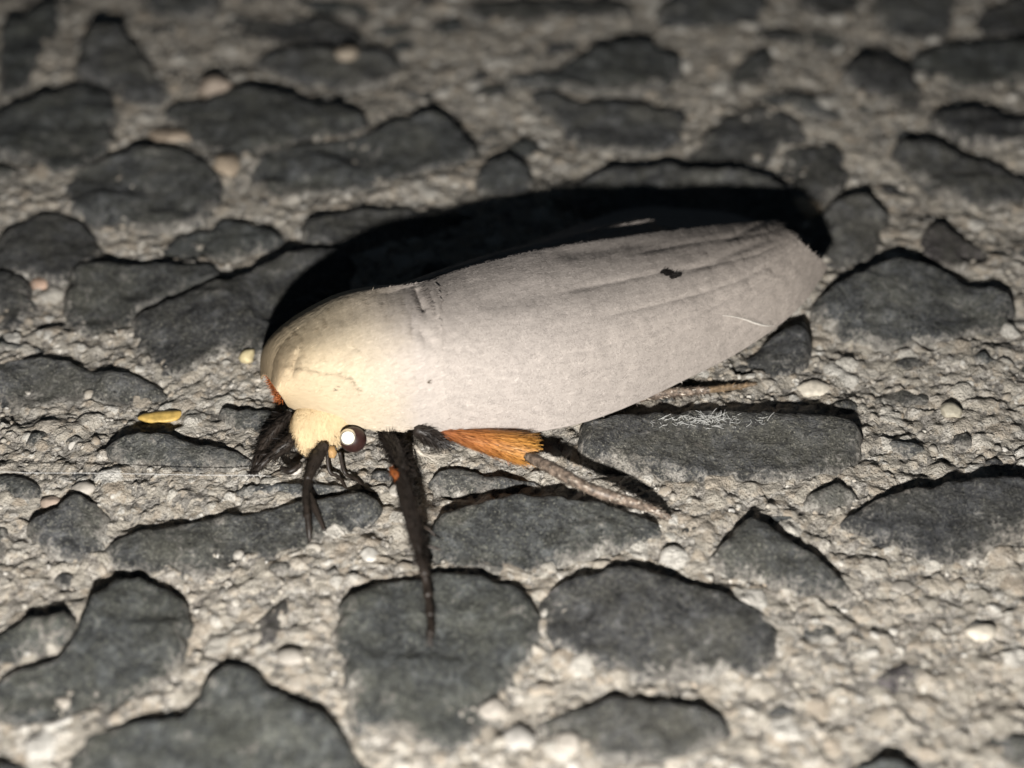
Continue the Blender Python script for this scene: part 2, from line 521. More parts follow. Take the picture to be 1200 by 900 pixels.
# the slab goes on outside the photograph: more stones of the same sort around it
cent = [s['P'].mean(0) for s in stones]; rad = [np.linalg.norm(s['P'] - c, axis=1).max() for s, c in zip(stones, cent)]
CORN = U([-30, 1230, 1230, -30], [-30, -30, 930, 930], 0.0)[:, :2]
tries = 0
while len(stones) < 190 and tries < 9000:
    tries += 1
    c = np.array([random.uniform(-58, 58), random.uniform(-38, 72)])
    r = random.uniform(1.6, 4.4)
    if inside(CORN, c[:1], c[1:])[0] or edge_dist(CORN, c[None])[0] < r * 1.25: continue
    if any(np.linalg.norm(c - c2) < (r + r2) * 0.95 for c2, r2 in zip(cent, rad)): continue
    m = random.randint(6, 9); a0 = random.random() * 6
    P = np.array([[c[0] + r * random.uniform(0.65, 1.15) * math.cos(a0 + 2 * math.pi * i / m),
                   c[1] + r * 0.85 * random.uniform(0.65, 1.15) * math.sin(a0 + 2 * math.pi * i / m)] for i in range(m)])
    stones.append(dict(P=P, h=0.45 + 0.5 * random.random(), lo=-0.1 + 0.3 * random.random()))
    cent.append(c); rad.append(r)


chips = 0; tries = 0
OUT = [chaikin(s['P'], 1) for s in stones]
while chips < 95 and tries < 9000:
    tries += 1
    c = np.array([random.uniform(-31, 31), random.uniform(-20, 35)])
    if not inside(CORN, c[:1], c[1:])[0]: continue
    r = random.uniform(0.35, 1.25) * (1.0 + 0.012 * (c[1] + 20))
    if any(np.linalg.norm(c - c2) < r2 + r and (inside(O_, c[:1], c[1:])[0] or edge_dist(O_, c[None])[0] < r * 0.95) for c2, r2, O_ in zip(cent, rad, OUT)): continue
    m = random.randint(5, 8); a0 = random.random() * 6
    P = np.array([[c[0] + r * random.uniform(0.55, 1.2) * math.cos(a0 + 2 * math.pi * i / m),
                   c[1] + r * 0.75 * random.uniform(0.55, 1.2) * math.sin(a0 + 2 * math.pi * i / m)] for i in range(m)])
    stones.append(dict(P=P, h=0.16 + 0.30 * random.random(), lo=-0.18 + 0.25 * random.random()))
    cent.append(c); rad.append(r * 1.2); OUT.append(chaikin(P, 1)); chips += 1


def stone_top(s, X, d=None):
    """height of a stone's upper face at points X (n,2)"""
    P = s['O']
    if d is None: d = edge_dist(P, X)
    t = (X[:, 1] - s['y0']) / (s['y1'] - s['y0'])
    q = (X[:, 0] - s['x0']) / (s['x1'] - s['x0']) - 0.5
    h = s['lo'] + (s['h'] - s['lo']) * np.clip(t, 0, 1) ** 0.8 + s['tilt'] * q
    e = np.clip(d / 0.55, 0, 1); edge = 1 - (1 - e) ** 2.4
    seed = s['seed']
    n = 0.34 * fbm(X[:, 0] / 2.6, X[:, 1] / 2.2, seed, 3) + 0.10 * fbm(X[:, 0] / 0.7, X[:, 1] / 0.6, seed + 7, 3)
    n += 0.05 * fbm(X[:, 0] / 0.25, X[:, 1] / 0.22, seed + 13, 2)
    st = vnoise(X[:, 0] / 3.3, X[:, 1] / 1.6, seed + 31)              # broken ledges
    n += 0.10 * np.clip(st * 9, -1, 1)
    return s['m0'] + h * (0.35 + 0.65 * edge) - 0.22 * (1 - edge) + n * (0.3 + 0.7 * edge)


M_CON = mat_concrete(); M_GR = mat_grain(False); M_GR1 = mat_grain(True); M_ST = mat_stone(0); M_ST2 = mat_stone(1)

xs = np.unique(np.r_[np.arange(-120, -50, 2.0), np.arange(-50, -33, 0.6), np.arange(-33, 33, 0.095), np.arange(33, 50, 0.6), np.arange(50, 121, 2.0)])
ys = np.unique(np.r_[np.arange(-80, -36, 2.0), np.arange(-36, -23, 0.6), np.arange(-23, 37, 0.095), np.arange(37, 52, 0.6), np.arange(52, 141, 2.0)])
GX, GY = np.meshgrid(xs, ys, indexing="ij")
GZ, GVAL, GTOP = mortar(GX, GY, True)
slab_me = make_mesh("concrete_slab", np.stack([GX, GY, GZ], -1).reshape(-1, 3), grid_faces(len(xs), len(ys)))
slab = link("concrete_slab", slab_me, M_CON)
at = slab_me.attributes.new("grain", "FLOAT", "POINT"); at.data.foreach_set("value", GVAL.astype(np.float32).ravel())
slab["kind"] = "structure"
slab["label"] = "pale rough concrete studded with dark grey stones under the moth"
slab["category"] = "concrete"

for k, s in enumerate(stones):
    seed = 100 + 40 * k
    O = resample(chaikin(s['P'], 2), 0.16)
    c = O.mean(0)
    O = c + (O - c) * 1.09
    vis = k < len(POLY) or k >= len(stones) - chips
    nrmO = nrm(O - c)
    arc = np.arange(len(O))
    O = O + nrmO * min(1.0, 0.3 + np.linalg.norm(O - c, axis=1).max() / 3.0) * (0.34 * fbm(O[:, 0] / 1.3, O[:, 1] / 1.1, seed + 3, 3) + 0.16 * fbm(O[:, 0] / 0.35, O[:, 1] / 0.3, seed + 5, 2))[:, None]
    s.update(O=O, seed=seed, x0=O[:, 0].min(), x1=O[:, 0].max(), y0=O[:, 1].min(), y1=O[:, 1].max(), tilt=random.uniform(-0.25, 0.25))
    gx = np.linspace(s['x0'], s['x1'], 8); gy = np.linspace(s['y0'], s['y1'], 6)
    a, b = np.meshgrid(gx, gy); s['m0'] = float(mortar_base(a, b).mean()) + 0.10
    st = 0.22 if vis else 0.5
    X, Y = np.meshgrid(np.arange(s['x0'], s['x1'], st), np.arange(s['y0'], s['y1'], st))
    X = X.ravel() + rng.uniform(-0.35, 0.35, X.size) * st; Y = Y.ravel() + rng.uniform(-0.35, 0.35, Y.size) * st
    ok = inside(O, X, Y); X, Y = X[ok], Y[ok]
    I = np.stack([X, Y], 1); d = edge_dist(O, I); I = I[d > 0.09]
    pts = np.vstack([O, I])
    n = len(O)
    vv, ee, ff, *_ = geometry.delaunay_2d_cdt([Vector(p) for p in pts], [], [list(range(n))], 1, 1e-5)
    V2 = np.array([v[:] for v in vv])
    d2 = edge_dist(O, V2)
    z = stone_top(s, V2, d2)
    V = np.c_[V2, z]
    F = [tuple(f) for f in ff]
    # skirt down into the cement
    cnt = {}
    for f in F:
        for i in range(3):
            e = (f[i], f[(i + 1) % 3]); cnt[e] = 1
    bedges = [e for e in cnt if (e[1], e[0]) not in cnt]
    idx = {}
    extra = []
    for e in bedges:
        for i in e:
            if i not in idx:
                idx[i] = len(V) + len(extra)
                dv = nrm((V2[i] - c)[None])[0] * 0.06
                extra.append((V2[i][0] + dv[0], V2[i][1] + dv[1], s['m0'] - 1.3))
    V = np.vstack([V, extra])
    F += [(e[1], e[0], idx[e[0]], idx[e[1]]) for e in bedges]
    o, org = place("aggregate_stone", V, F, M_ST2 if k in (25, 55, 44) else M_ST, slab, origin=np.array([c[0], c[1], s['m0']]))
    t = (V[:, 1] - s['y0']) / (s['y1'] - s['y0'])
    dist = np.r_[d2, np.zeros(len(extra))]
    hz = V[:, 2] - mortar_base(V[:, 0], V[:, 1])
    dust = np.clip(0.60 - dist / 1.5, 0, 0.60) * (1.15 - 0.85 * np.clip(t, 0, 1)) + np.clip(0.25 - hz, 0, 0.5) * 0.8
    at = o.data.attributes.new("dust", "FLOAT", "POINT")
    at.data.foreach_set("value", np.clip(dust, 0, 1).astype(np.float32))
    s['c'] = c; s['r'] = np.linalg.norm(O - c, axis=1).max()


def ground_z(x, y):
    """top of whatever lies at x, y: stone or cement"""
    z = float(mortar(np.array([x]), np.array([y]))[0])
    for s in stones:
        if (x - s['c'][0]) ** 2 + (y - s['c'][1]) ** 2 < s['r'] ** 2 and inside(s['O'], np.array([x]), np.array([y]))[0]:
            z = max(z, float(stone_top(s, np.array([[x, y]]))[0]))
    return z


def on_ground(px, py, lift=0.0):
    p = U(px, py, 0.3)
    for _ in range(3):
        p = U(px, py, ground_z(p[0], p[1]) + lift)
    return p


co = np.stack([GX, GY, GZ], -1).reshape(-1, 3)
for s in stones:
    ii = np.where((co[:, 0] > s['x0']) & (co[:, 0] < s['x1']) & (co[:, 1] > s['y0']) & (co[:, 1] < s['y1']))[0]
    ii = ii[inside(s['O'], co[ii, 0], co[ii, 1])]
    if not len(ii): continue
    d = edge_dist(s['O'], co[ii, :2])
    lim = 0.25 + 0.9 * np.clip(vnoise(co[ii, 0] / 0.9, co[ii, 1] / 0.9, s['seed'] + 3) + 0.3, 0, 1)
    co[ii, 2] -= np.clip((d - lim) / 0.3, 0, 1) * 0.9
slab_me.vertices.foreach_set("co", (co * S).astype(np.float32).ravel()); slab_me.update()

# ---- sand grains in the cement
NG = 5200
gp = np.stack([rng.uniform(-36, 36, NG * 2), rng.uniform(-27, 40, NG * 2)], 1)
C2 = U([-90, 1290, 1290, -90], [-60, -60, 990, 990], 0.0)[:, :2]
gp = gp[inside(C2, gp[:, 0], gp[:, 1])]
gr = np.clip(np.exp(rng.normal(math.log(0.125), 0.48, len(gp))), 0.05, 0.5)
gz = mortar_base(gp[:, 0], gp[:, 1]) + 0.06
keep = np.ones(len(gp), bool)
for s in stones:
    m = np.linalg.norm(gp - s['c'], axis=1) < s['r'] + 0.7
    ii = np.where(m & keep)[0]
    if not len(ii): continue
    ins = inside(s['O'], gp[ii, 0], gp[ii, 1])
    d = edge_dist(s['O'], gp[ii])
    top = stone_top(s, gp[ii], d)
    over = top - gz[ii]
    bad = ins & (over > gr[ii] * 0.35)
    near = (~ins) & (d < gr[ii] * 0.55)
    keep[ii[bad | near]] = False
gp, gr, gz = gp[keep], gr[keep], gz[keep]
IV, IF = ico(2)
VAR = []
for k in range(14):
    q = IV * (1 + 0.42 * (np.array([fbm(IV[:, 0] * 1.2 + 5 * k, IV[:, 1] * 1.2 + IV[:, 2] * 0.9, 300 + k, 2)]).T))
    for _f in range(9):
        pn = rng.normal(0, 1, 3); pn /= np.linalg.norm(pn)
        dd = q @ pn; q = q - np.maximum(dd - rng.uniform(0.45, 0.8), 0)[:, None] * pn
    VAR.append(q * np.array([1.05 + 0.5 * random.random(), 0.8 + 0.3 * random.random(), 0.62 + 0.25 * random.random()]))


def grain_frame(n):
    a = rng.uniform(0, 2 * np.pi, n); tx = rng.normal(0, 0.25, n); ty = rng.normal(0, 0.25, n)
    ca, sa = np.cos(a), np.sin(a)
    R = np.zeros((n, 3, 3)); R[:, 0, 0] = ca; R[:, 0, 1] = -sa; R[:, 1, 0] = sa; R[:, 1, 1] = ca; R[:, 2, 2] = 1
    R[:, 2, 0] = tx; R[:, 2, 1] = ty
    return R, a


dist_cam = np.linalg.norm(np.c_[gp, gz] - CAM, axis=1)
show = gr / dist_cam
inframe = inside(U([0, 1200, 1200, 0], [0, 0, 900, 900], 0.2)[:, :2], gp[:, 0], gp[:, 1])
order = np.argsort(-(show * inframe))
single = order[:225]; rest = order[225:]
gmesh = []
for k in range(14):
    me = make_mesh("sand_grain", VAR[k], IF); me.materials.append(M_GR1); gmesh.append(me)
for i in single:
    o = bpy.data.objects.new("sand_grain", gmesh[int(i) % 14])
    o.location = Vector(np.array([gp[i, 0], gp[i, 1], gz[i] - gr[i] * 0.25]) * S)
    o.scale = (gr[i],) * 3
    o.rotation_euler = (rng.normal(0, 0.25), rng.normal(0, 0.25), rng.uniform(0, 6.28))
    o.parent = slab
    COL.objects.link(o)
R, _ = grain_frame(len(rest))
vi = rng.integers(0, 14, len(rest)); VV = np.stack(VAR)[vi]
GV = np.einsum("nij,nkj->nki", R, VV) * gr[rest][:, None, None] + np.c_[gp[rest], gz[rest] - gr[rest] * 0.25][:, None, :]
GF = (np.arange(len(rest))[:, None, None] * len(IV) + IF[None]).reshape(-1, 3)
sg = link("sand_grains", make_mesh("sand_grains", GV.reshape(-1, 3), GF), M_GR, slab)
sg["kind"] = "stuff"

# ---- pebbles the photograph lets one pick out
PEB = [((605, 866), 0.66, 0.56, (0.30, 0.285, 0.26), "smooth white"), ((432, 650), 0.42, 0.40, (0.46, 0.44, 0.40), "small white"),
       ((1113, 481), 0.48, 0.44, (0.36, 0.33, 0.26), "round tan"), ((578, 830), 0.55, 0.45, (0.30, 0.275, 0.24), "pale"),
       ((953, 455), 1.0, 0.5, (0.46, 0.42, 0.35), "flat pale"), ((264, 193), 0.75, 0.95, (0.34, 0.275, 0.205), "tan"),
       ((252, 100), 0.95, 0.9, (0.28, 0.23, 0.185), "pinkish"), ((200, 160), 1.3, 0.6, (0.31, 0.25, 0.19), "tan"),
       ((945, 242), 0.8, 0.75, (0.42, 0.33, 0.23), "tan"), ((47, 333), 0.45, 0.45, (0.40, 0.28, 0.21), "pinkish"),
       ((405, 62), 0.7, 0.6, (0.32, 0.27, 0.21), "tan"), ((345, 548), 0.35, 0.4, (0.45, 0.42, 0.38), "white"),
       ((467, 575), 0.36, 0.4, (0.45, 0.42, 0.37), "pale"), ((96, 572), 0.5, 0.35, (0.30, 0.275, 0.24), "pale"),
       ((60, 590), 0.5, 0.4, (0.38, 0.3, 0.24), "tan"), ((705, 663), 0.5, 0.35, (0.40, 0.36, 0.3), "pale"), ((1060, 690), 0.55, 0.4, (0.30, 0.275, 0.24), "pale"),
       ((1150, 740), 0.6, 0.45, (0.47, 0.43, 0.36), "pale"), ((760, 905), 0.7, 0.5, (0.30, 0.275, 0.24), "pale"), ((340, 770), 0.55, 0.4, (0.30, 0.275, 0.24), "pale"),
       ((665, 870), 0.5, 0.45, (0.30, 0.275, 0.24), "pale")]
IV3, IF3 = ico(3)
for k, (p, rx, ry, colr, lab) in enumerate(PEB):
    c = on_ground(*p, 0.05)
    rz = min(rx, ry) * 0.75
    q = IV3 * (1 + 0.30 * fbm(IV3[:, 0] * 1.1 + 3 * k, IV3[:, 1] * 1.1 + IV3[:, 2], 500 + k, 2))[:, None] * np.array([rx, ry, rz]) + c
    for _f in range(7):
        pn = rng.normal(0, 1, 3); pn /= np.linalg.norm(pn); dd = (q - c) @ pn; q = q - np.maximum(dd - 0.82 * dd.max(), 0)[:, None] * pn
    q[:, 2] -= 0.18 * rz
    M = simple("pebble_" + lab.replace(" ", "_"), colr, 0.6, 0.4, 0.35, 2.5, 0.05)
    place("pebble", q, IF3, M, slab, origin=c - np.array([0, 0, rz * 0.5]))

# ------------------------------------------------------------------ the moth
moth_base = U(600, 430, 0.4)
moth = bpy.data.objects.new("moth", None)
moth.location = Vector(moth_base * S); moth.empty_display_size = 0.003
COL.objects.link(moth)
moth["label"] = "pale cream and grey furry moth resting on the stony concrete"
moth["category"] = "moth"
AX = nrm(np.array([[23.5, 9.4, 0]]))[0]; NX = np.array([-AX[1], AX[0], 0.0])     # along the body, and towards its far side


def part(name, V, F, mat, parent=None, pworld=None, smooth=True, label=None, kind=None):
    o, org = place(name, V, F, mat, parent or moth, None, smooth, moth_base if pworld is None else pworld)
    if label: o["label"] = label
    if kind: o["kind"] = kind
    return o, org


def fur_mat(name, stops, streak=(30, 6), rough=0.75, contrast=0.3, base_from="u", island=True, sheen=0.0):
    """colour runs along the UV map (u in lengths), broken by streaks that follow the lie of the scales"""
    M = Mat(name, rough, 0.2)
    uv = M.node("ShaderNodeUVMap").outputs[0]
    sx = M.node("ShaderNodeSeparateXYZ"); M.L.new(uv, sx.inputs[0])
    mp = M.node("ShaderNodeMapping"); mp.inputs["Scale"].default_value = (streak[1], streak[0], 1); M.L.new(uv, mp.inputs["Vector"])
    n = M.noise(mp.outputs[0], 1.0, 4, 0.6)
    mp2 = M.node("ShaderNodeMapping"); mp2.inputs["Scale"].default_value = (streak[1] * 0.22, streak[0] * 0.22, 1); M.L.new(uv, mp2.inputs["Vector"])
    n2 = M.noise(mp2.outputs[0], 1.0, 3, 0.6)
    f = M.math("ADD", sx.outputs[0 if base_from == "u" else 1], M.math("MULTIPLY", M.math("SUBTRACT", n2, 0.5), 0.16))
    c = M.ramp(f, stops)
    c = M.mix(1.0, c, M.ramp(n, [(0.30, 1 - contrast), (0.70, 1.0)]), "MULTIPLY")
    if island:
        c = M.mix(1.0, c, M.ramp(M.island(), [(0.0, 1 - contrast * 0.9), (0.5, 1.0), (0.93, 1.0), (1.0, 1.25)]), "MULTIPLY")
    M.color(c)
    if not island:
        M.bump(n, 0.06, 0.8)
    return M.m


def set_uv(me, u, v):
    lay = me.uv_layers.new(name="UVMap")
    li = np.zeros(len(me.loops), np.int32); me.loops.foreach_get("vertex_index", li)
    lay.data.foreach_set("uv", np.stack([u[li], v[li]], 1).astype(np.float32).ravel())


class Surf:
    """surface from columns of (top px, top py, top z, low px, low py, low z), arched between; marks = raised or sunk lines"""
    def __init__(self, cols, bulge, power, marks=(), seed=1, rough=0.03, bow=0.0, under=None):
        self.bow = bow; self.under = under
        self.c = np.array(cols, float); self.bulge = bulge; self.power = power; self.marks = marks; self.seed = seed; self.rough = rough

    def px(self, u, v):
        q = crom(self.c, u * (len(self.c) - 1))
        bow = self.bow * 4 * v * (1 - v) * np.clip((u - 0.8) / 0.2, 0, 1)
        bow = bow + (5.0 * vnoise(v * 9, v * 0, 3) + 5.0 * vnoise(v * 40, v * 0, 4)) * np.clip((u - 0.86) / 0.14, 0, 1) * (self.under is not None)
        return q[:, 0] + (q[:, 3] - q[:, 0]) * v + bow, q[:, 1] + (q[:, 4] - q[:, 1]) * v, q[:, 2] + (q[:, 5] - q[:, 2]) * v ** self.power + self.bulge * 4 * v * (1 - v) * (1 - 0.5 * v)

    def z_at(self, x, y):
        lo = np.zeros(len(x)); hi = np.ones(len(x))
        for _ in range(26):
            u = (lo + hi) / 2; q = crom(self.c, u * (len(self.c) - 1))
            v = np.clip((y - q[:, 1]) / (q[:, 4] - q[:, 1]), 0, 1)
            more = q[:, 0] + (q[:, 3] - q[:, 0]) * v < x
            lo = np.where(more, u, lo); hi = np.where(more, hi, u)
        return self.px(u, v)[2]

    def pos(self, u, v):
        x, y, z = self.px(u, v)
        if self.under is not None:                       # sink into the surface this one runs out on
            k = np.clip((u - 0.58) / 0.30, 0, 1); k = k * k * (3 - 2 * k)
            z = z + (self.under.z_at(x, y) + 0.09 - 0.08 * np.clip((u - 0.8) / 0.2, 0, 1) - z) * k
        P = U(x, y, z)
        h = self.rough * (fbm(u * 40, v * 9, self.seed, 3) + 1.2 * fbm(u * 9, v * 3.2, self.seed + 4, 2))
        for line, amp, w in self.marks:
            L = np.array(line, float); d = np.full(len(x), 1e9); tt = np.zeros(len(x))
            for a, b, k in zip(L[:-1], L[1:], range(len(L))):
                ab = b - a; t = np.clip(((x - a[0]) * ab[0] + (y - a[1]) * ab[1]) / (ab @ ab), 0, 1)
                dd = np.hypot(x - a[0] - t * ab[0], y - a[1] - t * ab[1])
                tt = np.where(dd < d, (k + t) / (len(L) - 1), tt); d = np.minimum(d, dd)
            h = h + amp * np.exp(-(d / w) ** 2) * np.clip(np.sin(np.pi * np.clip(tt, 0.04, 0.96)) * 2, 0, 1)
        P[:, 2] += h
        P[:, 1] -= 0.5 * h
        return P

    def frame(self, u, v):
        e = 4e-3
        P = self.pos(u, v)
        du = nrm(self.pos(np.clip(u + e, 0, 1), v) - self.pos(np.clip(u - e, 0, 1), v))
        dv = nrm(self.pos(u, np.clip(v + e, 0, 1)) - self.pos(u, np.clip(v - e, 0, 1)))
        n = nrm(np.cross(dv, du))
        n[n[:, 2] < 0] *= -1
        return P, du, dv, n


def surf_mesh(name, sf, nu, nv, mat, drop=None, thick=0.07, parent=None, vmin=0.0, umin=0.0):
    """the visible surface plus, beyond its ridge, a far flank falling to z = drop"""
    u, v = np.meshgrid(np.linspace(umin, 1, nu), np.linspace(vmin, 1, nv), indexing="ij")
    P = sf.pos(u.ravel(), v.ravel()).reshape(nu, nv, 3)
    VV = v.copy()
    if drop:
        width, zlow, nf = drop
        k = np.linspace(1, 0, nf, endpoint=False)[None, :, None]      # 1 = far foot, towards the ridge
        T = P[:, :1]; wd = (width * np.sin(np.pi * np.clip(np.linspace(0.12, 0.9, nu), 0, 1)) ** 0.6)[:, None, None]
        Fp = T + NX * wd * k + np.array([0, 0, 1.0]) * ((zlow - T[..., 2:3]) * (0.35 * k + 0.65 * k ** 2))
        P = np.concatenate([Fp, P], 1)
        VV = np.concatenate([np.repeat(-0.5 * k[..., 0], nu, 0), v], 1); nv += nf
    o, org = part(name, P.reshape(-1, 3), grid_faces(nu, nv), mat, parent)
    uu = np.repeat(np.linspace(umin, 1, nu)[:, None], nv, 1)
    set_uv(o.data, uu.ravel(), VV.ravel())
    md = o.modifiers.new("thickness", "SOLIDIFY"); md.thickness = thick * S; md.offset = 0.0
    return o, org


def scales(sf, n, length, width, lift, jitter, density=None, urange=(0, 1), vrange=(0, 1), bend=0.12, segs=1, flow=0.0, sink=0.0):
    u = rng.uniform(*urange, n); v = rng.uniform(*vrange, n)
    P, du, dv, nn = sf.frame(u, v)
    a = rng.normal(0, jitter, n) + flow
    d = du * np.cos(a)[:, None] + dv * np.sin(a)[:, None]
    l = np.abs(rng.normal(lift, lift * 0.6, n))
    d = nrm(d + nn * l[:, None])
    L = length * rng.uniform(0.6, 1.35, n)
    up = nrm(nn - d * np.sum(nn * d, 1, keepdims=True))
    V, F = strips(P - nn * sink, d, up, L, width * rng.uniform(0.6, 1.3, n), bend, segs)
    m = 2 * (segs + 1)
    return V, F, np.repeat(u, m), np.repeat(v, m)


WING = [(0.0, (0.451, 0.399, 0.349)), (0.12, (0.443, 0.395, 0.357)), (0.3, (0.418, 0.374, 0.342)), (0.75, (0.359, 0.318, 0.284)), (1.0, (0.359, 0.315, 0.277))]
HOOD = [(0.0, (0.484, 0.369, 0.232)), (0.33, (0.537, 0.438, 0.298)), (0.52, (0.515, 0.433, 0.319)), (0.7, (0.479, 0.414, 0.338)), (0.86, (0.443, 0.395, 0.357))]
M_WING = fur_mat("wing_membrane", WING, (45, 40), 0.85, 0.24, island=False)
M_WSC = fur_mat("wing_scale", WING, (32, 30), 0.8, 0.26)
M_HOOD = fur_mat("cream_fur_base", HOOD, (30, 20), 0.85, 0.14, island=False)
M_HFU = fur_mat("cream_fur", HOOD, (30, 22), 0.75, 0.17)

wing = Surf([(455, 345, 5.3, 462, 498, 1.9), (490, 334, 5.4, 500, 503, 1.7), (540, 316, 5.3, 550, 511, 1.4), (600, 300, 5.1, 612, 508, 1.2),
             (660, 288, 4.8, 675, 497, 1.1), (715, 280, 4.45, 738, 475, 1.1), (765, 273, 4.1, 800, 446, 1.2), (810, 268, 3.75, 856, 418, 1.3),
             (850, 264, 3.5, 903, 388, 1.6), (882, 261, 3.25, 940, 356, 1.9), (906, 259, 3.05, 968, 316, 2.2)],
            1.05, 1.7,
            marks=[([(790, 325), (830, 309), (870, 292), (900, 281)], -0.065, 5), ([(845, 284), (880, 268), (895, 262)], -0.06, 4),
                   ([(486, 338), (489, 350), (497, 368)], -0.18, 5), ([(484, 384), (498, 396), (508, 412)], -0.10, 6),
                   ([(850, 369), (868, 375), (890, 382), (907, 381)], 0.05, 4),
                   ([(540, 360), (650, 340), (760, 330)], -0.08, 14), ([(560, 430), (700, 400), (850, 350)], 0.06, 16),
                   ([(640, 300), (720, 290), (800, 285)], -0.08, 8)], seed=21, rough=0.035, bow=1.5)
for vv_, u0 in ((0.16, 0.5), (0.30, 0.35), (0.44, 0.45), (0.57, 0.3), (0.70, 0.4), (0.83, 0.35)):
    uu_ = np.linspace(u0, 0.985, 6); lx, ly, _ = wing.px(uu_, vv_ + 0.05 * np.sin(uu_ * 5 + vv_ * 9))
    wing.marks.append(([(a_, b_) for a_, b_ in zip(lx, ly)], -0.035, 3.2))
wo, worg = surf_mesh("forewing", wing, 320, 140, M_WING, None, 0.08, umin=0.085)
wo["label"] = "grey-white near forewing with a black spot"
V, F, uu, vv = scales(wing, 60000, 0.20, 0.075, 0.05, 0.40, urange=(0.085, 1), vrange=(0, 0.988), sink=-0.043)
so, _ = part("wing_scales", V, F, M_WSC, wo, worg, smooth=False, kind="stuff"); set_uv(so.data, uu, vv)
# fringe along the outer margin
n = 2600
u2 = np.where(np.arange(n) < 2000, rng.uniform(0.955, 0.997, n), rng.uniform(0.9, 1.0, n)); v = np.where(np.arange(n) < 2000, rng.uniform(0, 1, n), 1.0)
P, du, dv, nn = wing.frame(u2, v)
clumpy = vnoise(v * 26, u2 * 0, 5)
d = nrm(du + dv * (0.10 + 0.35 * clumpy)[:, None] + rng.normal(0, 0.09, (n, 3)))
Vf, Ff = strips(P, d, nn, (rng.uniform(0.12, 0.50, n) + 0.25 * clumpy.clip(-0.3, 0.4)) * np.where(v < 1, 1, 0.4), 0.06, 0.1, 2, 0.3)
fo, _ = part("wing_fringe", Vf, Ff, M_WSC, wo, worg, smooth=False, kind="stuff"); set_uv(fo.data, np.full(len(Vf), 0.95), np.repeat(v, 6))

# black spot and two dark flecks: clumps of dark scales
M_BLK = simple("black_scale", (0.012, 0.010, 0.009), 0.6, 0.3, 0.3, 4)


def clump(name, sf, pts, n, length, width, parent, pw, mat):
    cand_u, cand_v = rng.uniform(0, 1, 400000), rng.uniform(0, 1, 400000)
    x, y, _ = sf.px(cand_u, cand_v)
    sel = np.zeros(len(x), bool)
    for (cx, cy, rx, ry) in pts: sel |= ((x - cx) / rx) ** 2 + ((y - cy) / ry) ** 2 < 1
    ii = np.where(sel)[0][:n]
    P, du, dv, nn = sf.frame(cand_u[ii], cand_v[ii])
    d = nrm(du + nn * 0.28 + rng.normal(0, 0.18, du.shape))
    up = nrm(nn - d * np.sum(nn * d, 1, keepdims=True))
    V, F = strips(P + nn * 0.05, d, up, length * rng.uniform(0.6, 1.3, len(ii)), width, 0.1, 1, 0.5)
    return part(name, V, F, mat, parent, pw, smooth=False)


cx_, cy_ = np.array([846, 858, 870, 884, 897, 908]), np.array([370, 371.5, 374.5, 379.5, 382, 381])
uu_ = np.linspace(0, 1, 4000); qq = None
cu, cv = rng.uniform(0.6, 1, 60000), rng.uniform(0.4, 1, 60000); X_, Y_, _ = wing.px(cu, cv)
ii = [int(np.argmin((X_ - a_) ** 2 + (Y_ - b_) ** 2)) for a_, b_ in zip(cx_, cy_)]
Pc, _, _, nc = wing.frame(cu[ii], cv[ii])
V, F, *_ = tube(Pc + nc * 0.05, [0.01, 0.02, 0.035, 0.05, 0.04, 0.01], 6, 30, 1.0, 0.3, 8)
part("wing_crease", V, F, simple("white_scale", (0.54, 0.505, 0.455), 0.8, 0.2, 0.15, 5, 0.02), wo, worg, label="thin white crease near the wing tip")
clump("wing_spot", wing, [(776, 320, 3, 2), (781, 322, 3.5, 3.2), (787, 325, 4, 2.6), (793, 324, 2.2, 1.3)], 300, 0.22, 0.035, wo, worg, M_BLK)

# far forewing: ridge peeping over the near one, then falling away on the far side
fw = [(470, 338, 5.0), (540, 313, 4.75), (600, 295, 4.3), (660, 280, 4.05), (710, 268, 3.74), (757, 258, 3.42), (775, 265, 2.8), (830, 274, 2.0), (900, 277, 1.6), (950, 300, 1.3)]
q = crom(np.array(fw, float), np.linspace(0, len(fw) - 1, 120))
T = U(q[:, 0], q[:, 1], q[:, 2])
rows = []
for kx, dz in ((-1.6, -0.75), (-0.8, -0.30), (-0.3, -0.04), (0.0, 0.0), (0.3, -0.14), (1.0, -0.62), (2.0, -1.5), (3.2, -2.6), (4.2, -3.6)):
    w = np.interp(np.linspace(0, 1, 120), [0, 0.75, 1], [1, 1, 0.45])[:, None]
    R_ = T + NX * kx * w; R_[:, 2] = np.maximum(T[:, 2] + dz * w[:, 0], 0.9)
    rows.append(R_)
FW = np.stack(rows, 1)
f2, f2org = part("forewing", FW.reshape(-1, 3), grid_faces(120, len(rows)), M_WING, label="shaded far forewing behind the ridge")
set_uv(f2.data, np.repeat(np.linspace(0.1, 1, 120), len(rows)), np.tile(np.linspace(-0.3, 0.3, len(rows)), 120))
f2.modifiers.new("thickness", "SOLIDIFY").thickness = 0.07 * S
n = 5000
i = rng.integers(0, 118, n); j = rng.integers(1, 5, n)
P = FW[i, j] + (FW[i, j + 1] - FW[i, j]) * rng.random(n)[:, None]
du = nrm(FW[i + 1, j] - FW[i, j]); dv = nrm(FW[i, j + 1] - FW[i, j]); nn = nrm(np.cross(du, dv)); nn[nn[:, 2] < 0] *= -1
d = nrm(du + nn * 0.04 + rng.normal(0, 0.08, (n, 3)))
V, F = strips(P, d, nn, rng.uniform(0.3, 0.6, n), 0.07, 0.1)
so2, _ = part("wing_scales", V, F, M_WSC, f2, f2org, smooth=False, kind="stuff"); set_uv(so2.data, np.full(len(V), 0.5), np.full(len(V), 0.1))

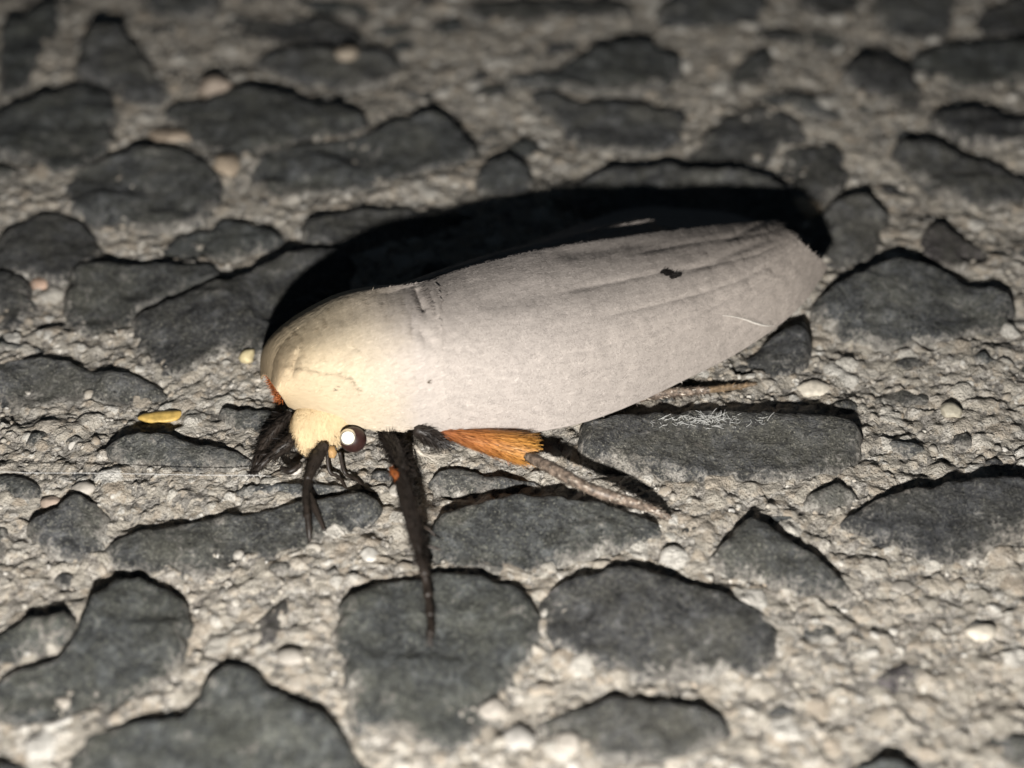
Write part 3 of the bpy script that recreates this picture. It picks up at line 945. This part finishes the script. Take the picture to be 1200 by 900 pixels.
# furry hood of the thorax
hood = Surf([(318, 447, 3.0, 338, 476, 2.0), (325, 415, 3.7, 352, 482, 1.95), (345, 391, 4.4, 382, 491, 1.9), (375, 369, 4.9, 410, 499, 1.8),
             (410, 350, 5.2, 440, 503, 1.8), (445, 340, 5.4, 470, 504, 1.75), (480, 335, 5.4, 494, 501, 1.7), (515, 328, 5.15, 525, 490, 1.55)],
            0.85, 1.6,
            marks=[([(487, 337), (490, 351), (498, 368)], -0.16, 4.5), ([(485, 384), (499, 396), (509, 412)], -0.05, 6), ([(334, 438), (360, 441), (395, 446), (400, 443)], 0.12, 5), ([(402, 445), (412, 455), (421, 468)], 0.13, 5), ([(421, 464), (440, 468), (446, 478)], 0.05, 9),
                   ([(341, 446), (344, 428), (350, 412)], -0.13, 4), ([(336, 444), (341, 425), (347, 408)], 0.05, 6),
                   ([(398, 441), (410, 428), (420, 410)], 0.04, 8), ([(345, 405), (380, 380), (430, 360)], -0.04, 10),
                   ([(395, 470), (440, 490), (490, 488)], -0.05, 11), ([(425, 425), (470, 440), (500, 470)], 0.05, 12)], seed=41, rough=0.022, under=wing)
ho, horg = surf_mesh("thorax_hood", hood, 120, 80, M_HOOD, (4.2, 1.2, 14), 0.08)
ho["label"] = "cream furry hood over the thorax"
V, F, uu, vv = scales(hood, 34000, 0.24, 0.055, 0.04, 0.30, sink=-0.043, urange=(0, 0.985), bend=0.15, segs=2, flow=-0.15)
hs, _ = part("thorax_fur", V, F, M_HFU, ho, horg, smooth=False, kind="stuff"); set_uv(hs.data, uu, vv)
n = 700
u = rng.uniform(0.03, 0.9, n); P, du, dv, nn = hood.frame(u, np.zeros(n))
d = nrm(du * 0.8 - dv * 0.35 + nn * 0.15 + rng.normal(0, 0.2, (n, 3)))
V, F = strips(P, d, nn, rng.uniform(0.10, 0.24, n), 0.035, 0.2, 2)
h2, _ = part("thorax_fur", V, F, M_HFU, ho, horg, smooth=False, kind="stuff"); set_uv(h2.data, np.repeat(u, 6), np.zeros(len(V)))
M_FLECK = simple("dark_fleck", (0.09, 0.07, 0.05), 0.7, 0.2)
clump("fleck", hood, [(394, 452, 1.8, 2.5), (392, 456, 2, 3)], 9, 0.12, 0.03, ho, horg, M_FLECK)
clump("fleck", hood, [(501, 447, 2.6, 1.6)], 7, 0.14, 0.03, ho, horg, M_FLECK)

# body: one continuous mesh from the head through the thorax to the end of the abdomen
bp = [U(347, 506, 1.25), U(357, 503, 1.35), U(370, 499, 1.42), U(388, 490, 1.6), U(415, 460, 2.2), U(440, 425, 2.6), U(490, 400, 2.5), U(560, 385, 2.3), U(640, 365, 2.1), U(720, 350, 1.8), U(780, 340, 1.5)]
br = [0.62, 0.98, 1.08, 1.04, 1.2, 1.4, 1.5, 1.4, 1.2, 0.9, 0.5]
V, F, C, T, r = tube(bp, br, 28, 90, 0.92, 0.06, 3)
M = Mat("body_fur", 0.8, 0.2)
v = M.coords(); sx = M.node("ShaderNodeSeparateXYZ"); M.L.new(M.node("ShaderNodeTexCoord").outputs["Generated"], sx.inputs[0])
c = M.ramp(sx.outputs[0], [(0.0, (0.53, 0.405, 0.235)), (0.28, (0.53, 0.41, 0.25)), (0.36, (0.42, 0.16, 0.04)), (1.0, (0.42, 0.16, 0.04))])
M.color(M.mix(1.0, c, M.ramp(M.noise(v, 5, 4), [(0.3, 0.75), (0.7, 1.0)]), "MULTIPLY")); M.bump(M.noise(v, 9, 3), 0.06)
part("body", V, F, M.m)
# head fur
ec = U(414, 515, 1.6); er = 0.545
M_HEAD = simple("head_fur", (0.53, 0.405, 0.24), 0.8, 0.15, 0.10, 1.2, island=True)
n = 5200
n = 8000; k = rng.integers(0, 30, n); a = rng.uniform(0, 2 * np.pi, n)
up = np.array([0, 0, 1.0]); X = nrm(np.cross(T, up)); Y = np.cross(X, T)
rad = nrm(np.cos(a)[:, None] * X[k] + 0.92 * np.sin(a)[:, None] * Y[k])
front = np.clip(1 - k / 9.0, 0, 1)[:, None]
nn = nrm(rad * (1.02 - front) - T[k] * front)
P = C[k] + rad * (r[k] * (0.95))[:, None] * np.where(front > 0.9, rng.random((n, 1)) ** 0.5, 1)
lie = nrm(T[0] * -0.2 + np.array([0.15, -0.55, -0.75]))
d = nrm(lie * 0.95 + nn * 0.07 + rng.normal(0, 0.22, (n, 3)))
upn = nrm(nn - d * np.sum(nn * d, 1, keepdims=True))
keep = np.linalg.norm(P - ec, axis=1) > 0.62
P, d, upn = P[keep], d[keep], upn[keep]; n = len(P)
V, F = strips(P, d, upn, rng.uniform(0.14, 0.34, n), 0.045, 0.12, 2)
part("head_fur", V, F, M_HEAD, smooth=False, kind="stuff")

# eye, its shine made as a pale metal disc turned to catch the flash
M_EYE = simple("eye", (0.030, 0.013, 0.011), 0.42, 0.35, 0.3, 6)
EV, EF = ico(4)
eo, eorg = part("eye", EV * er * np.array([1, 0.95, 1.0]) + ec, EF, M_EYE)
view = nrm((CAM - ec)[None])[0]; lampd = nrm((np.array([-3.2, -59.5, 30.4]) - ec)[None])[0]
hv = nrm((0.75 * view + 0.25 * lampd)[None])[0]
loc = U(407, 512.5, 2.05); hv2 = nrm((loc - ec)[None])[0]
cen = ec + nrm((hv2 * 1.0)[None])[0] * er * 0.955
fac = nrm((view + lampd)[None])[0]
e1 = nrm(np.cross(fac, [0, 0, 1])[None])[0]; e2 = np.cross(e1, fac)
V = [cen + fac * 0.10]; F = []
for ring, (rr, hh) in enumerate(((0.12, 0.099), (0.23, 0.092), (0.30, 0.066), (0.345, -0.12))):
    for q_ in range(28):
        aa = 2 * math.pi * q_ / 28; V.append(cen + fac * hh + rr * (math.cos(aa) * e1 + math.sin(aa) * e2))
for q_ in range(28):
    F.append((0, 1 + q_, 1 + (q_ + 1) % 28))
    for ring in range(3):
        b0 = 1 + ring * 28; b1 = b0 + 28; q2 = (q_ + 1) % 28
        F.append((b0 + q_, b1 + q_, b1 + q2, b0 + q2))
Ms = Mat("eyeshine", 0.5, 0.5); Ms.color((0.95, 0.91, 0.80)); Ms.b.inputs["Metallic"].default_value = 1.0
part("eyeshine", np.array(V), F, Ms.m, eo, eorg, label="round white disc added for the eyeshine")

# orange fuzz at the front of the hood, small orange face patch
_M = Mat("orange_hair", 0.5, 0.4)
_sx = _M.node("ShaderNodeSeparateXYZ"); _M.L.new(_M.node("ShaderNodeTexCoord").outputs["Generated"], _sx.inputs[0])
_c = _M.ramp(_sx.outputs[0], [(0.0, (0.24, 0.075, 0.03)), (0.45, (0.42, 0.16, 0.045)), (1.0, (0.58, 0.29, 0.065))])
_M.color(_M.mix(1.0, _c, _M.ramp(_M.island(), [(0.0, (0.45, 0.38, 0.3)), (0.5, (0.95, 0.95, 0.95)), (0.93, (1.1, 1.1, 1.0)), (1.0, (1.3, 1.7, 2.4))]), "MULTIPLY")); M_OR = _M.m
M_ORD = simple("rusty_hair", (0.26, 0.075, 0.018), 0.6, 0.3, 0.4, 3, island=True)


def tuft(name, P, d, length, width, mat, parent=None, pw=None, spread=0.2, kind="stuff"):
    n = len(P); d = nrm(d + rng.normal(0, spread, (n, 3)))
    nn = nrm(np.cross(d, rng.normal(0, 1, (n, 3)))); nn = nrm(nn + 0.6 * (view - d * (d @ view)[:, None]))
    V, F = strips(P, d, nrm(nn - d * np.sum(nn * d, 1, keepdims=True)), length * rng.uniform(0.55, 1.3, n), width, 0.1, 2, 0.2)
    return part(name, V, F, mat, parent, pw, smooth=False, kind=kind)


n = 420
t = rng.random(n)
P = U(317 + 12 * t + rng.normal(0, 1.5, n), 440 + 30 * t + rng.normal(0, 1.5, n), 2.5 - 0.5 * t)
tuft("collar_hair", P, np.tile([-0.8, -0.1, -0.3], (n, 1)), 0.24, 0.04, M_ORD, spread=0.45)
M_FACE = simple("face_scale", (0.40, 0.24, 0.10), 0.6, 0.3, 0.4, 4, 0.03)
fc = U(389, 530, 1.0)
part("palp", IV3 * np.array([0.20, 0.26, 0.26]) * (1 + 0.3 * fbm(IV3[:, 0] * 2, IV3[:, 1] * 2 + IV3[:, 2], 77, 2))[:, None] + fc, IF3, M_FACE, label="short tan palp beside the eye")

# ---------------- legs
_M = Mat("black_leg", 0.5, 0.4); _v = _M.coords(); _M.color(_M.mix(1.0, _M.ramp(_M.island(), [(0.0, (0.0062, 0.0051, 0.0048)), (0.6, (0.0285, 0.0211, 0.0163)), (1.0, (0.0279, 0.0224, 0.0190))]), _M.ramp(_M.noise(_v, 2.0, 4), [(0.35, 0.5), (0.65, 1.1)]), "MULTIPLY")); M_LEG = _M.m
M_LEGH = simple("black_leg_hair", (0.030, 0.023, 0.018), 0.55, 0.4, 0.5, 3, island=True)
_M = Mat("brown_leg", 0.5, 0.4); _v = _M.coords(); _M.color(_M.mix(1.0, _M.ramp(_M.island(), [(0.0, (0.07, 0.05, 0.04)), (0.5, (0.20, 0.155, 0.12)), (0.8, (0.34, 0.28, 0.22)), (1.0, (0.75, 0.68, 0.58))]), _M.ramp(_M.noise(_v, 4.5, 5, 0.7), [(0.38, 0.3), (0.52, 0.9), (0.66, 1.8)]), "MULTIPLY")); M_BRN = _M.m
M_BRNH = simple("brown_leg_hair", (0.17, 0.13, 0.095), 0.55, 0.35, 0.5, 3, island=True)
M_SPINE = simple("spine", (0.05, 0.038, 0.03), 0.4, 0.4, 0.3, 3)


def hairs_on(C, T, r, n, length, width, mat, parent, pw, along=0.85, spread=0.2, name="leg_hair", lo=0.0, hi=1.0):
    k = rng.integers(int(lo * len(C)), max(int(hi * len(C)) - 1, int(lo * len(C)) + 1), n); a = rng.uniform(0, 2 * np.pi, n)
    X = nrm(np.cross(T, [0.13, 0.2, 0.97])); Y = np.cross(X, T)
    rad = nrm(np.cos(a)[:, None] * X[k] + np.sin(a)[:, None] * Y[k])
    P = C[k] + rad * (r[k] * 0.9)[:, None]
    d = nrm(T[k] * along + rad * (1 - along) * 1.3 + rng.normal(0, spread, (n, 3)))
    V, F = strips(P, d, nrm(rad - d * np.sum(rad * d, 1, keepdims=True)), length * rng.uniform(0.5, 1.4, n), width, 0.1, 2, 0.25)
    return part(name, V, F, mat, parent, pw, smooth=False, kind="stuff")


def leg_empty(p, label):
    e = bpy.data.objects.new("leg", None); e.empty_display_size = 0.001; e.parent = moth
    e.location = Vector((p - moth_base) * S); COL.objects.link(e); e["label"] = label
    return e


def seg(name, pts, radii, mat, parent, pw, rings=26, hair=None, flat=1.0, noise=0.15):
    """leg segment with its hair joined in the same mesh"""
    V, F, C, T, r = tube(pts, radii, 12, rings, flat, noise, int(rng.integers(1, 99)))
    if hair:
        n, length, width, along = hair
        k = rng.integers(0, rings - 1, n); a = rng.uniform(0, 2 * np.pi, n)
        X = nrm(np.cross(T, [0.13, 0.2, 0.97])); Y = np.cross(X, T)
        rad = nrm(np.cos(a)[:, None] * X[k] + np.sin(a)[:, None] * Y[k])
        P = C[k] + rad * (r[k] * 0.85)[:, None]
        d = nrm(T[k] * along + rad * (1 - along) * 1.7 + rng.normal(0, 0.2, (n, 3)))
        V2, F2 = strips(P, d, nrm(rad - d * np.sum(rad * d, 1, keepdims=True)), length * rng.uniform(0.5, 1.4, n), width, 0.1, 1, 0.25)
        V, F = join([(V, F), (V2, F2)])
    return part(name, V, F, mat, parent, pw)


# near front leg, black, with an orange knee
b = U(462, 512, 2.0); L1 = leg_empty(b, "black front leg reaching down with an orange knee")
g = on_ground(504, 752, 0.12)
seg("coxa", [U(450, 503, 1.2), U(458, 518, 1.5), U(467, 535, 1.8), U(472, 552, 1.95)], [0.30, 0.36, 0.34, 0.26], M_LEG, L1, b, hair=(900, 0.42, 0.032, 0.6))
seg("knee", [U(458, 549, 2.0), U(463, 555, 2.1), U(468, 563, 2.0)], [0.10, 0.16, 0.12], M_ORD, L1, b, 12, hair=(60, 0.2, 0.05, 0.7))
seg("tibia", [U(468, 552, 1.95), U(474, 575, 1.9), U(482, 605, 1.75), U(489, 635, 1.5), U(493, 655, 1.35)], [0.24, 0.30, 0.31, 0.26, 0.12], M_LEG, L1, b, 36, hair=(1300, 0.36, 0.03, 0.70))
zt = g[2]
tp = [(491, 646, 1.42), (495, 662, 1.28), (498, 674, 1.12), (500, 686, 0.95 * 0.5 + zt * 0.5 + 0.2), (502, 699, zt + 0.42), (503, 711, zt + 0.32), (504, 722, zt + 0.25), (505, 733, zt + 0.19), (504, 743, zt + 0.14)]
for i_, (p_, q_) in enumerate(zip(tp[:-1], tp[1:])):
    if i_ % 2: continue
    m_ = tp[i_ + 1]; e_ = tp[min(i_ + 2, len(tp) - 1)]
    w_ = 0.20 - 0.008 * i_
    seg("tarsal_segment", [U(*p_), U(*m_), U(*e_)], [w_ * 0.62, w_ * 0.92, w_ * 1.05], M_LEG, L1, b, 14, hair=(150, 0.22, 0.03, 0.8))
seg("foot", [U(504, 742, zt + 0.14), g], [0.13, 0.10], M_LEG, L1, b, 8, hair=(50, 0.16, 0.03, 0.8))
seg("claw", [U(503, 748, zt + 0.1), on_ground(499, 757, 0.02)], [0.06, 0.02], M_LEG, L1, b, 6)
seg("claw", [g, on_ground(506, 758, 0.02)], [0.09, 0.03], M_LEG, L1, b, 6)
sp = [(U(497, 617, 1.5), U(510, 628, 1.3)), (U(500, 640, 1.3), U(518, 646, 1.1))]
for a_, b_ in sp: seg("spur", [a_, (a_ + b_) / 2 + np.array([0, 0, 0.05]), b_], [0.045, 0.035, 0.012], M_SPINE, L1, b, 8)

# middle leg stump behind it: dark joint tucked under the wing
b = U(520, 515, 1.5); L2 = leg_empty(b, "dark middle leg tucked under the wing edge")
seg("coxa", [U(488, 502, 1.8), U(500, 508, 1.6), U(512, 514, 1.3), U(524, 519, 0.9)], [0.3, 0.36, 0.34, 0.15], M_LEG, L2, b, hair=(700, 0.42, 0.04, 0.7))
seg("hair_tuft", [U(484, 520, 1.3), U(495, 532, 1.0), U(510, 535, 0.8)], [0.06, 0.10, 0.05], simple("white_hair", (0.42, 0.38, 0.32), 0.6, 0.3, 0.3), L2, b, 10, hair=(60, 0.5, 0.03, 0.85))

# far front leg and its forked shadow, built as a solid dark branch, under the head
b = U(372, 530, 1.3); L3 = leg_empty(b, "thin black front leg below the head")
seg("femur", [U(380, 522, 1.5), U(370, 540, 1.4), U(360, 562, 1.3)], [0.22, 0.26, 0.17], M_LEG, L3, b, hair=(420, 0.32, 0.03, 0.7))
g = on_ground(363, 634, 0.08)
seg("tibia", [U(361, 556, 1.3), U(358, 580, 1.15), U(360, 604, 0.9)], [0.16, 0.14, 0.11], M_LEG, L3, b, hair=(260, 0.28, 0.03, 0.75))
seg("tarsus", [U(360, 602, 0.92), U(362, 620, 0.6), g], [0.14, 0.12, 0.07], M_LEG, L3, b, 18, hair=(60, 0.2, 0.03, 0.8))
b = U(345, 545, 1.0); L4 = leg_empty(b, "black foreleg bent beside the head")
seg("femur", [U(352, 505, 1.2), U(336, 520, 1.2), U(318, 535, 0.9)], [0.22, 0.28, 0.20], M_LEG, L4, b, hair=(340, 0.5, 0.045, 0.7))
seg("tibia", [U(340, 485, 1.4), U(325, 500, 1.2), U(310, 520, 0.9), U(300, 545, 0.6)], [0.18, 0.24, 0.22, 0.13], M_LEG, L4, b, hair=(420, 0.5, 0.045, 0.7))
seg("tarsus", [U(318, 533, 0.9), U(304, 548, 0.6), on_ground(292, 560, 0.1)], [0.15, 0.12, 0.06], M_LEG, L4, b, 14, hair=(100, 0.3, 0.04, 0.8))
b = U(362, 585, 0.8); L5 = leg_empty(b, "dark branch on the stone, shaped like a leg tip to stand for a shadow")
seg("tibia", [U(352, 545, 0.9), U(340, 552, 0.8), U(330, 548, 0.7)], [0.10, 0.14, 0.10], M_LEG, L5, b, 14, hair=(60, 0.3, 0.03, 0.7))
seg("tarsus", [U(362, 578, 0.8), U(370, 598, 0.6), on_ground(381, 622, 0.06)], [0.13, 0.13, 0.06], M_LEG, L5, b, 16, hair=(60, 0.2, 0.03, 0.8))  # dark branch modelled where only the leg's shadow falls

# antennae
for pts in ([U(383, 527, 1.2), on_ground(386, 552, 0.35), on_ground(398, 560, 0.15), on_ground(408, 578, 0.08), on_ground(414, 588, 0.05)],
            [U(398, 530, 1.1), on_ground(404, 554, 0.3), on_ground(418, 562, 0.15), on_ground(430, 575, 0.08), on_ground(442, 578, 0.05)]):
    V, F, C, T, r = tube(pts, [0.075, 0.075, 0.07, 0.055, 0.03], 8, 40, 1, 0.1, 4)
    part("antenna", V, F, M_LEG)

# hind leg with an orange haired thigh, brown shin on the stone
b = U(580, 515, 1.1); L6 = leg_empty(b, "brown hind leg with a bright orange haired thigh")
th = [U(512, 503, 1.6), U(545, 511, 1.45), U(580, 518, 1.3), U(608, 524, 1.1), U(620, 526, 1.0)]
V, F, C, T, r = tube(th, [0.12, 0.36, 0.56, 0.60, 0.22], 14, 40, 0.7, 0.12, 9)
n = 3600
k = rng.integers(1, 37, n); a = rng.uniform(0, 2 * np.pi, n)
X = nrm(np.cross(T, [0.13, 0.2, 0.97])); Y = np.cross(X, T)
rad = nrm(np.cos(a)[:, None] * X[k] + 0.7 * np.sin(a)[:, None] * Y[k])
P = C[k] + rad * (r[k] * 0.97)[:, None]
d = nrm(T[k] + rad * (0.20 + 0.12 * rng.random((n, 1))) + rng.normal(0, 0.09, (n, 3)) + np.array([0.0, -0.05, -0.05]))
V2, F2 = strips(P, d, nrm(rad - d * np.sum(rad * d, 1, keepdims=True)), rng.uniform(0.3, 0.8, n) * np.clip((46 - k) / 14, 0.5, 1), 0.032, 0.05, 2, 0.3)
part("thigh", *join([(V, F), (V2, F2)]), M_OR, L6, b)
n = 500
P = U(rng.uniform(590, 616, n), rng.uniform(524, 534, n), rng.uniform(0.75, 1.05, n))
tuft("thigh_hair", P, np.tile([0.45, -0.55, -0.35], (n, 1)), 0.42, 0.04, M_OR, L6, b, 0.22)
V, F, C, T, r = tube([U(540, 518, 1.0), U(575, 529, 0.85), U(606, 537, 0.7)], [0.10, 0.16, 0.10], 8, 20, 1, 0.2)
part("femur", V, F, M_SPINE, L6, b)
g = on_ground(783, 607, 0.06)
seg("tibia", [U(618, 534, 1.2), U(645, 548, 1.7), U(668, 561, 1.8), U(692, 573, 1.75)], [0.19, 0.25, 0.25, 0.21], M_BRN, L6, b, 30, hair=(900, 0.17, 0.075, 0.82))
seg("tarsus", [U(690, 572, 1.75), U(715, 581, 1.55), U(745, 590, 1.2), U(768, 598, 0.8), g], [0.22, 0.24, 0.20, 0.15, 0.08], M_BRN, L6, b, 34, hair=(900, 0.15, 0.075, 0.80))

# second hind leg: brown, with a row of dark spines
b = U(800, 460, 0.6); L7 = leg_empty(b, "brown spiny hind leg beneath the wing tip")
seg("tibia", [U(725, 470, 0.9), U(760, 463, 0.75), U(800, 459, 0.65), U(830, 457, 0.6)], [0.22, 0.24, 0.21, 0.15], M_BRN, L7, b, 30, hair=(700, 0.2, 0.06, 0.85))
seg("tarsus", [U(828, 457, 0.6), U(855, 454, 0.5), on_ground(886, 450, 0.1)], [0.15, 0.14, 0.05], simple("tan_tarsus", (0.20, 0.14, 0.085), 0.5, 0.35, 0.6, 5, 0.03, True), L7, b, 18, hair=(420, 0.16, 0.05, 0.85))
for i in range(17):
    x = 742 + i * 5.6 + rng.normal(0, 1.2)
    a_ = U(x, 466 - i * 0.35, 0.55); b_ = U(x + 5 + rng.normal(0, 1), 473 - i * 0.5 + rng.normal(0, 1.5), 0.3)
    V, F, *_ = tube([a_, (a_ + b_) / 2, b_], [0.035, 0.028, 0.010], 5, 5)
    part("spine", V, F, M_SPINE, L7, b)
a_ = U(712, 479, 0.9); b_ = U(717, 489, 0.45)
V, F, *_ = tube([a_, (a_ + b_) / 2, b_], [0.05, 0.06, 0.015], 6, 6)
part("spur", V, F, simple("pale_spur", (0.4, 0.35, 0.27), 0.5, 0.4), L7, b)

# ------------------------------------------------------------------ small things lying on the slab
def tag(o, label, cat, group=None):
    o["label"] = label; o["category"] = cat
    if group: o["group"] = group


c = on_ground(188, 489, 0.03)
q = IV3 * np.array([0.92, 0.40, 0.20]) * (1 + 0.22 * fbm(IV3[:, 0] * 1.5, IV3[:, 1] * 1.5 + IV3[:, 2], 61, 2))[:, None]
q[:, 2] += 0.08 * np.abs(q[:, 0]) ; a = 0.12
q = np.c_[q[:, 0] * math.cos(a) - q[:, 1] * math.sin(a), q[:, 0] * math.sin(a) + q[:, 1] * math.cos(a), q[:, 2] + 0.12 * q[:, 1] * -1]
o, _ = place("seed_husk", q + c, IF3, simple("husk", (0.46, 0.31, 0.09), 0.5, 0.35, 0.35, 2.5, 0.04))
tag(o, "small golden yellow seed husk lying left of the moth's head", "husk")
for p, rx, colr, lab in (((290, 418), 0.36, (0.52, 0.44, 0.26), "pale yellowish crumb on the cement behind the moth's head"),
                         ((455, 572), 0.0, None, None)):
    if not lab: continue
    c = on_ground(*p, 0.12)
    q = IV * np.array([rx, rx * 1.2, rx * 0.9]) * (1 + 0.6 * fbm(IV[:, 0] * 1.3 + 2, IV[:, 1] * 1.3 + IV[:, 2], 66, 2))[:, None] + c
    o, _ = place("crumb", q, IF, simple("crumb", colr, 0.6, 0.3, 0.3, 3, 0.03), smooth=False)
    tag(o, lab, "crumb")

# silk strand with tiny beads
pts = [on_ground(-60, 556, 0.35)]
for x in range(0, 301, 30): pts.append(U(x, 553.5 + 0.012 * x + rng.normal(0, 0.25), 0.95 - 0.0006 * x))
pts.append(on_ground(318, 558, 0.1))
V, F, C, T, r = tube(pts, [0.016] * len(pts), 5, 160)
parts_ = [(V, F)]
BV, BF = ico(1)
for i in range(85):
    k = rng.integers(2, 156); parts_.append((BV * rng.uniform(0.018, 0.042) + C[k] + rng.normal(0, 0.012, 3), BF))
V, F = join(parts_)
o, _ = place("silk_strand", V, F, simple("silk", (0.42, 0.41, 0.39), 0.25, 0.6, 0.1, 3))
tag(o, "fine white silk strand stretched across the cement left of the head", "thread")

# lint: white fibres caught on the long stone
parts_ = []
for i in range(150):
    x = rng.normal(830, 30) if i < 110 else rng.uniform(755, 905); y = 492 + rng.normal(0, 4.0)
    a_ = on_ground(x, y, 0.03); L = rng.uniform(0.15, 0.55); th_ = rng.uniform(0, 2 * np.pi)
    dv_ = np.array([math.cos(th_), math.sin(th_) * 0.7, abs(rng.normal(0.15, 0.25))]) * L
    V, F, *_ = tube([a_, a_ + dv_ * 0.5 + rng.normal(0, 0.05, 3), a_ + dv_], [0.011, 0.012, 0.008], 4, 7)
    parts_.append((V, F))
V, F = join(parts_)
o, _ = place("lint_fibres", V, F, simple("lint", (0.45, 0.45, 0.43), 0.6, 0.3, 0.1))
o["kind"] = "stuff"; tag(o, "white lint fibres caught on the long flat stone below the wing tip", "lint")

scene.render.engine = "CYCLES"
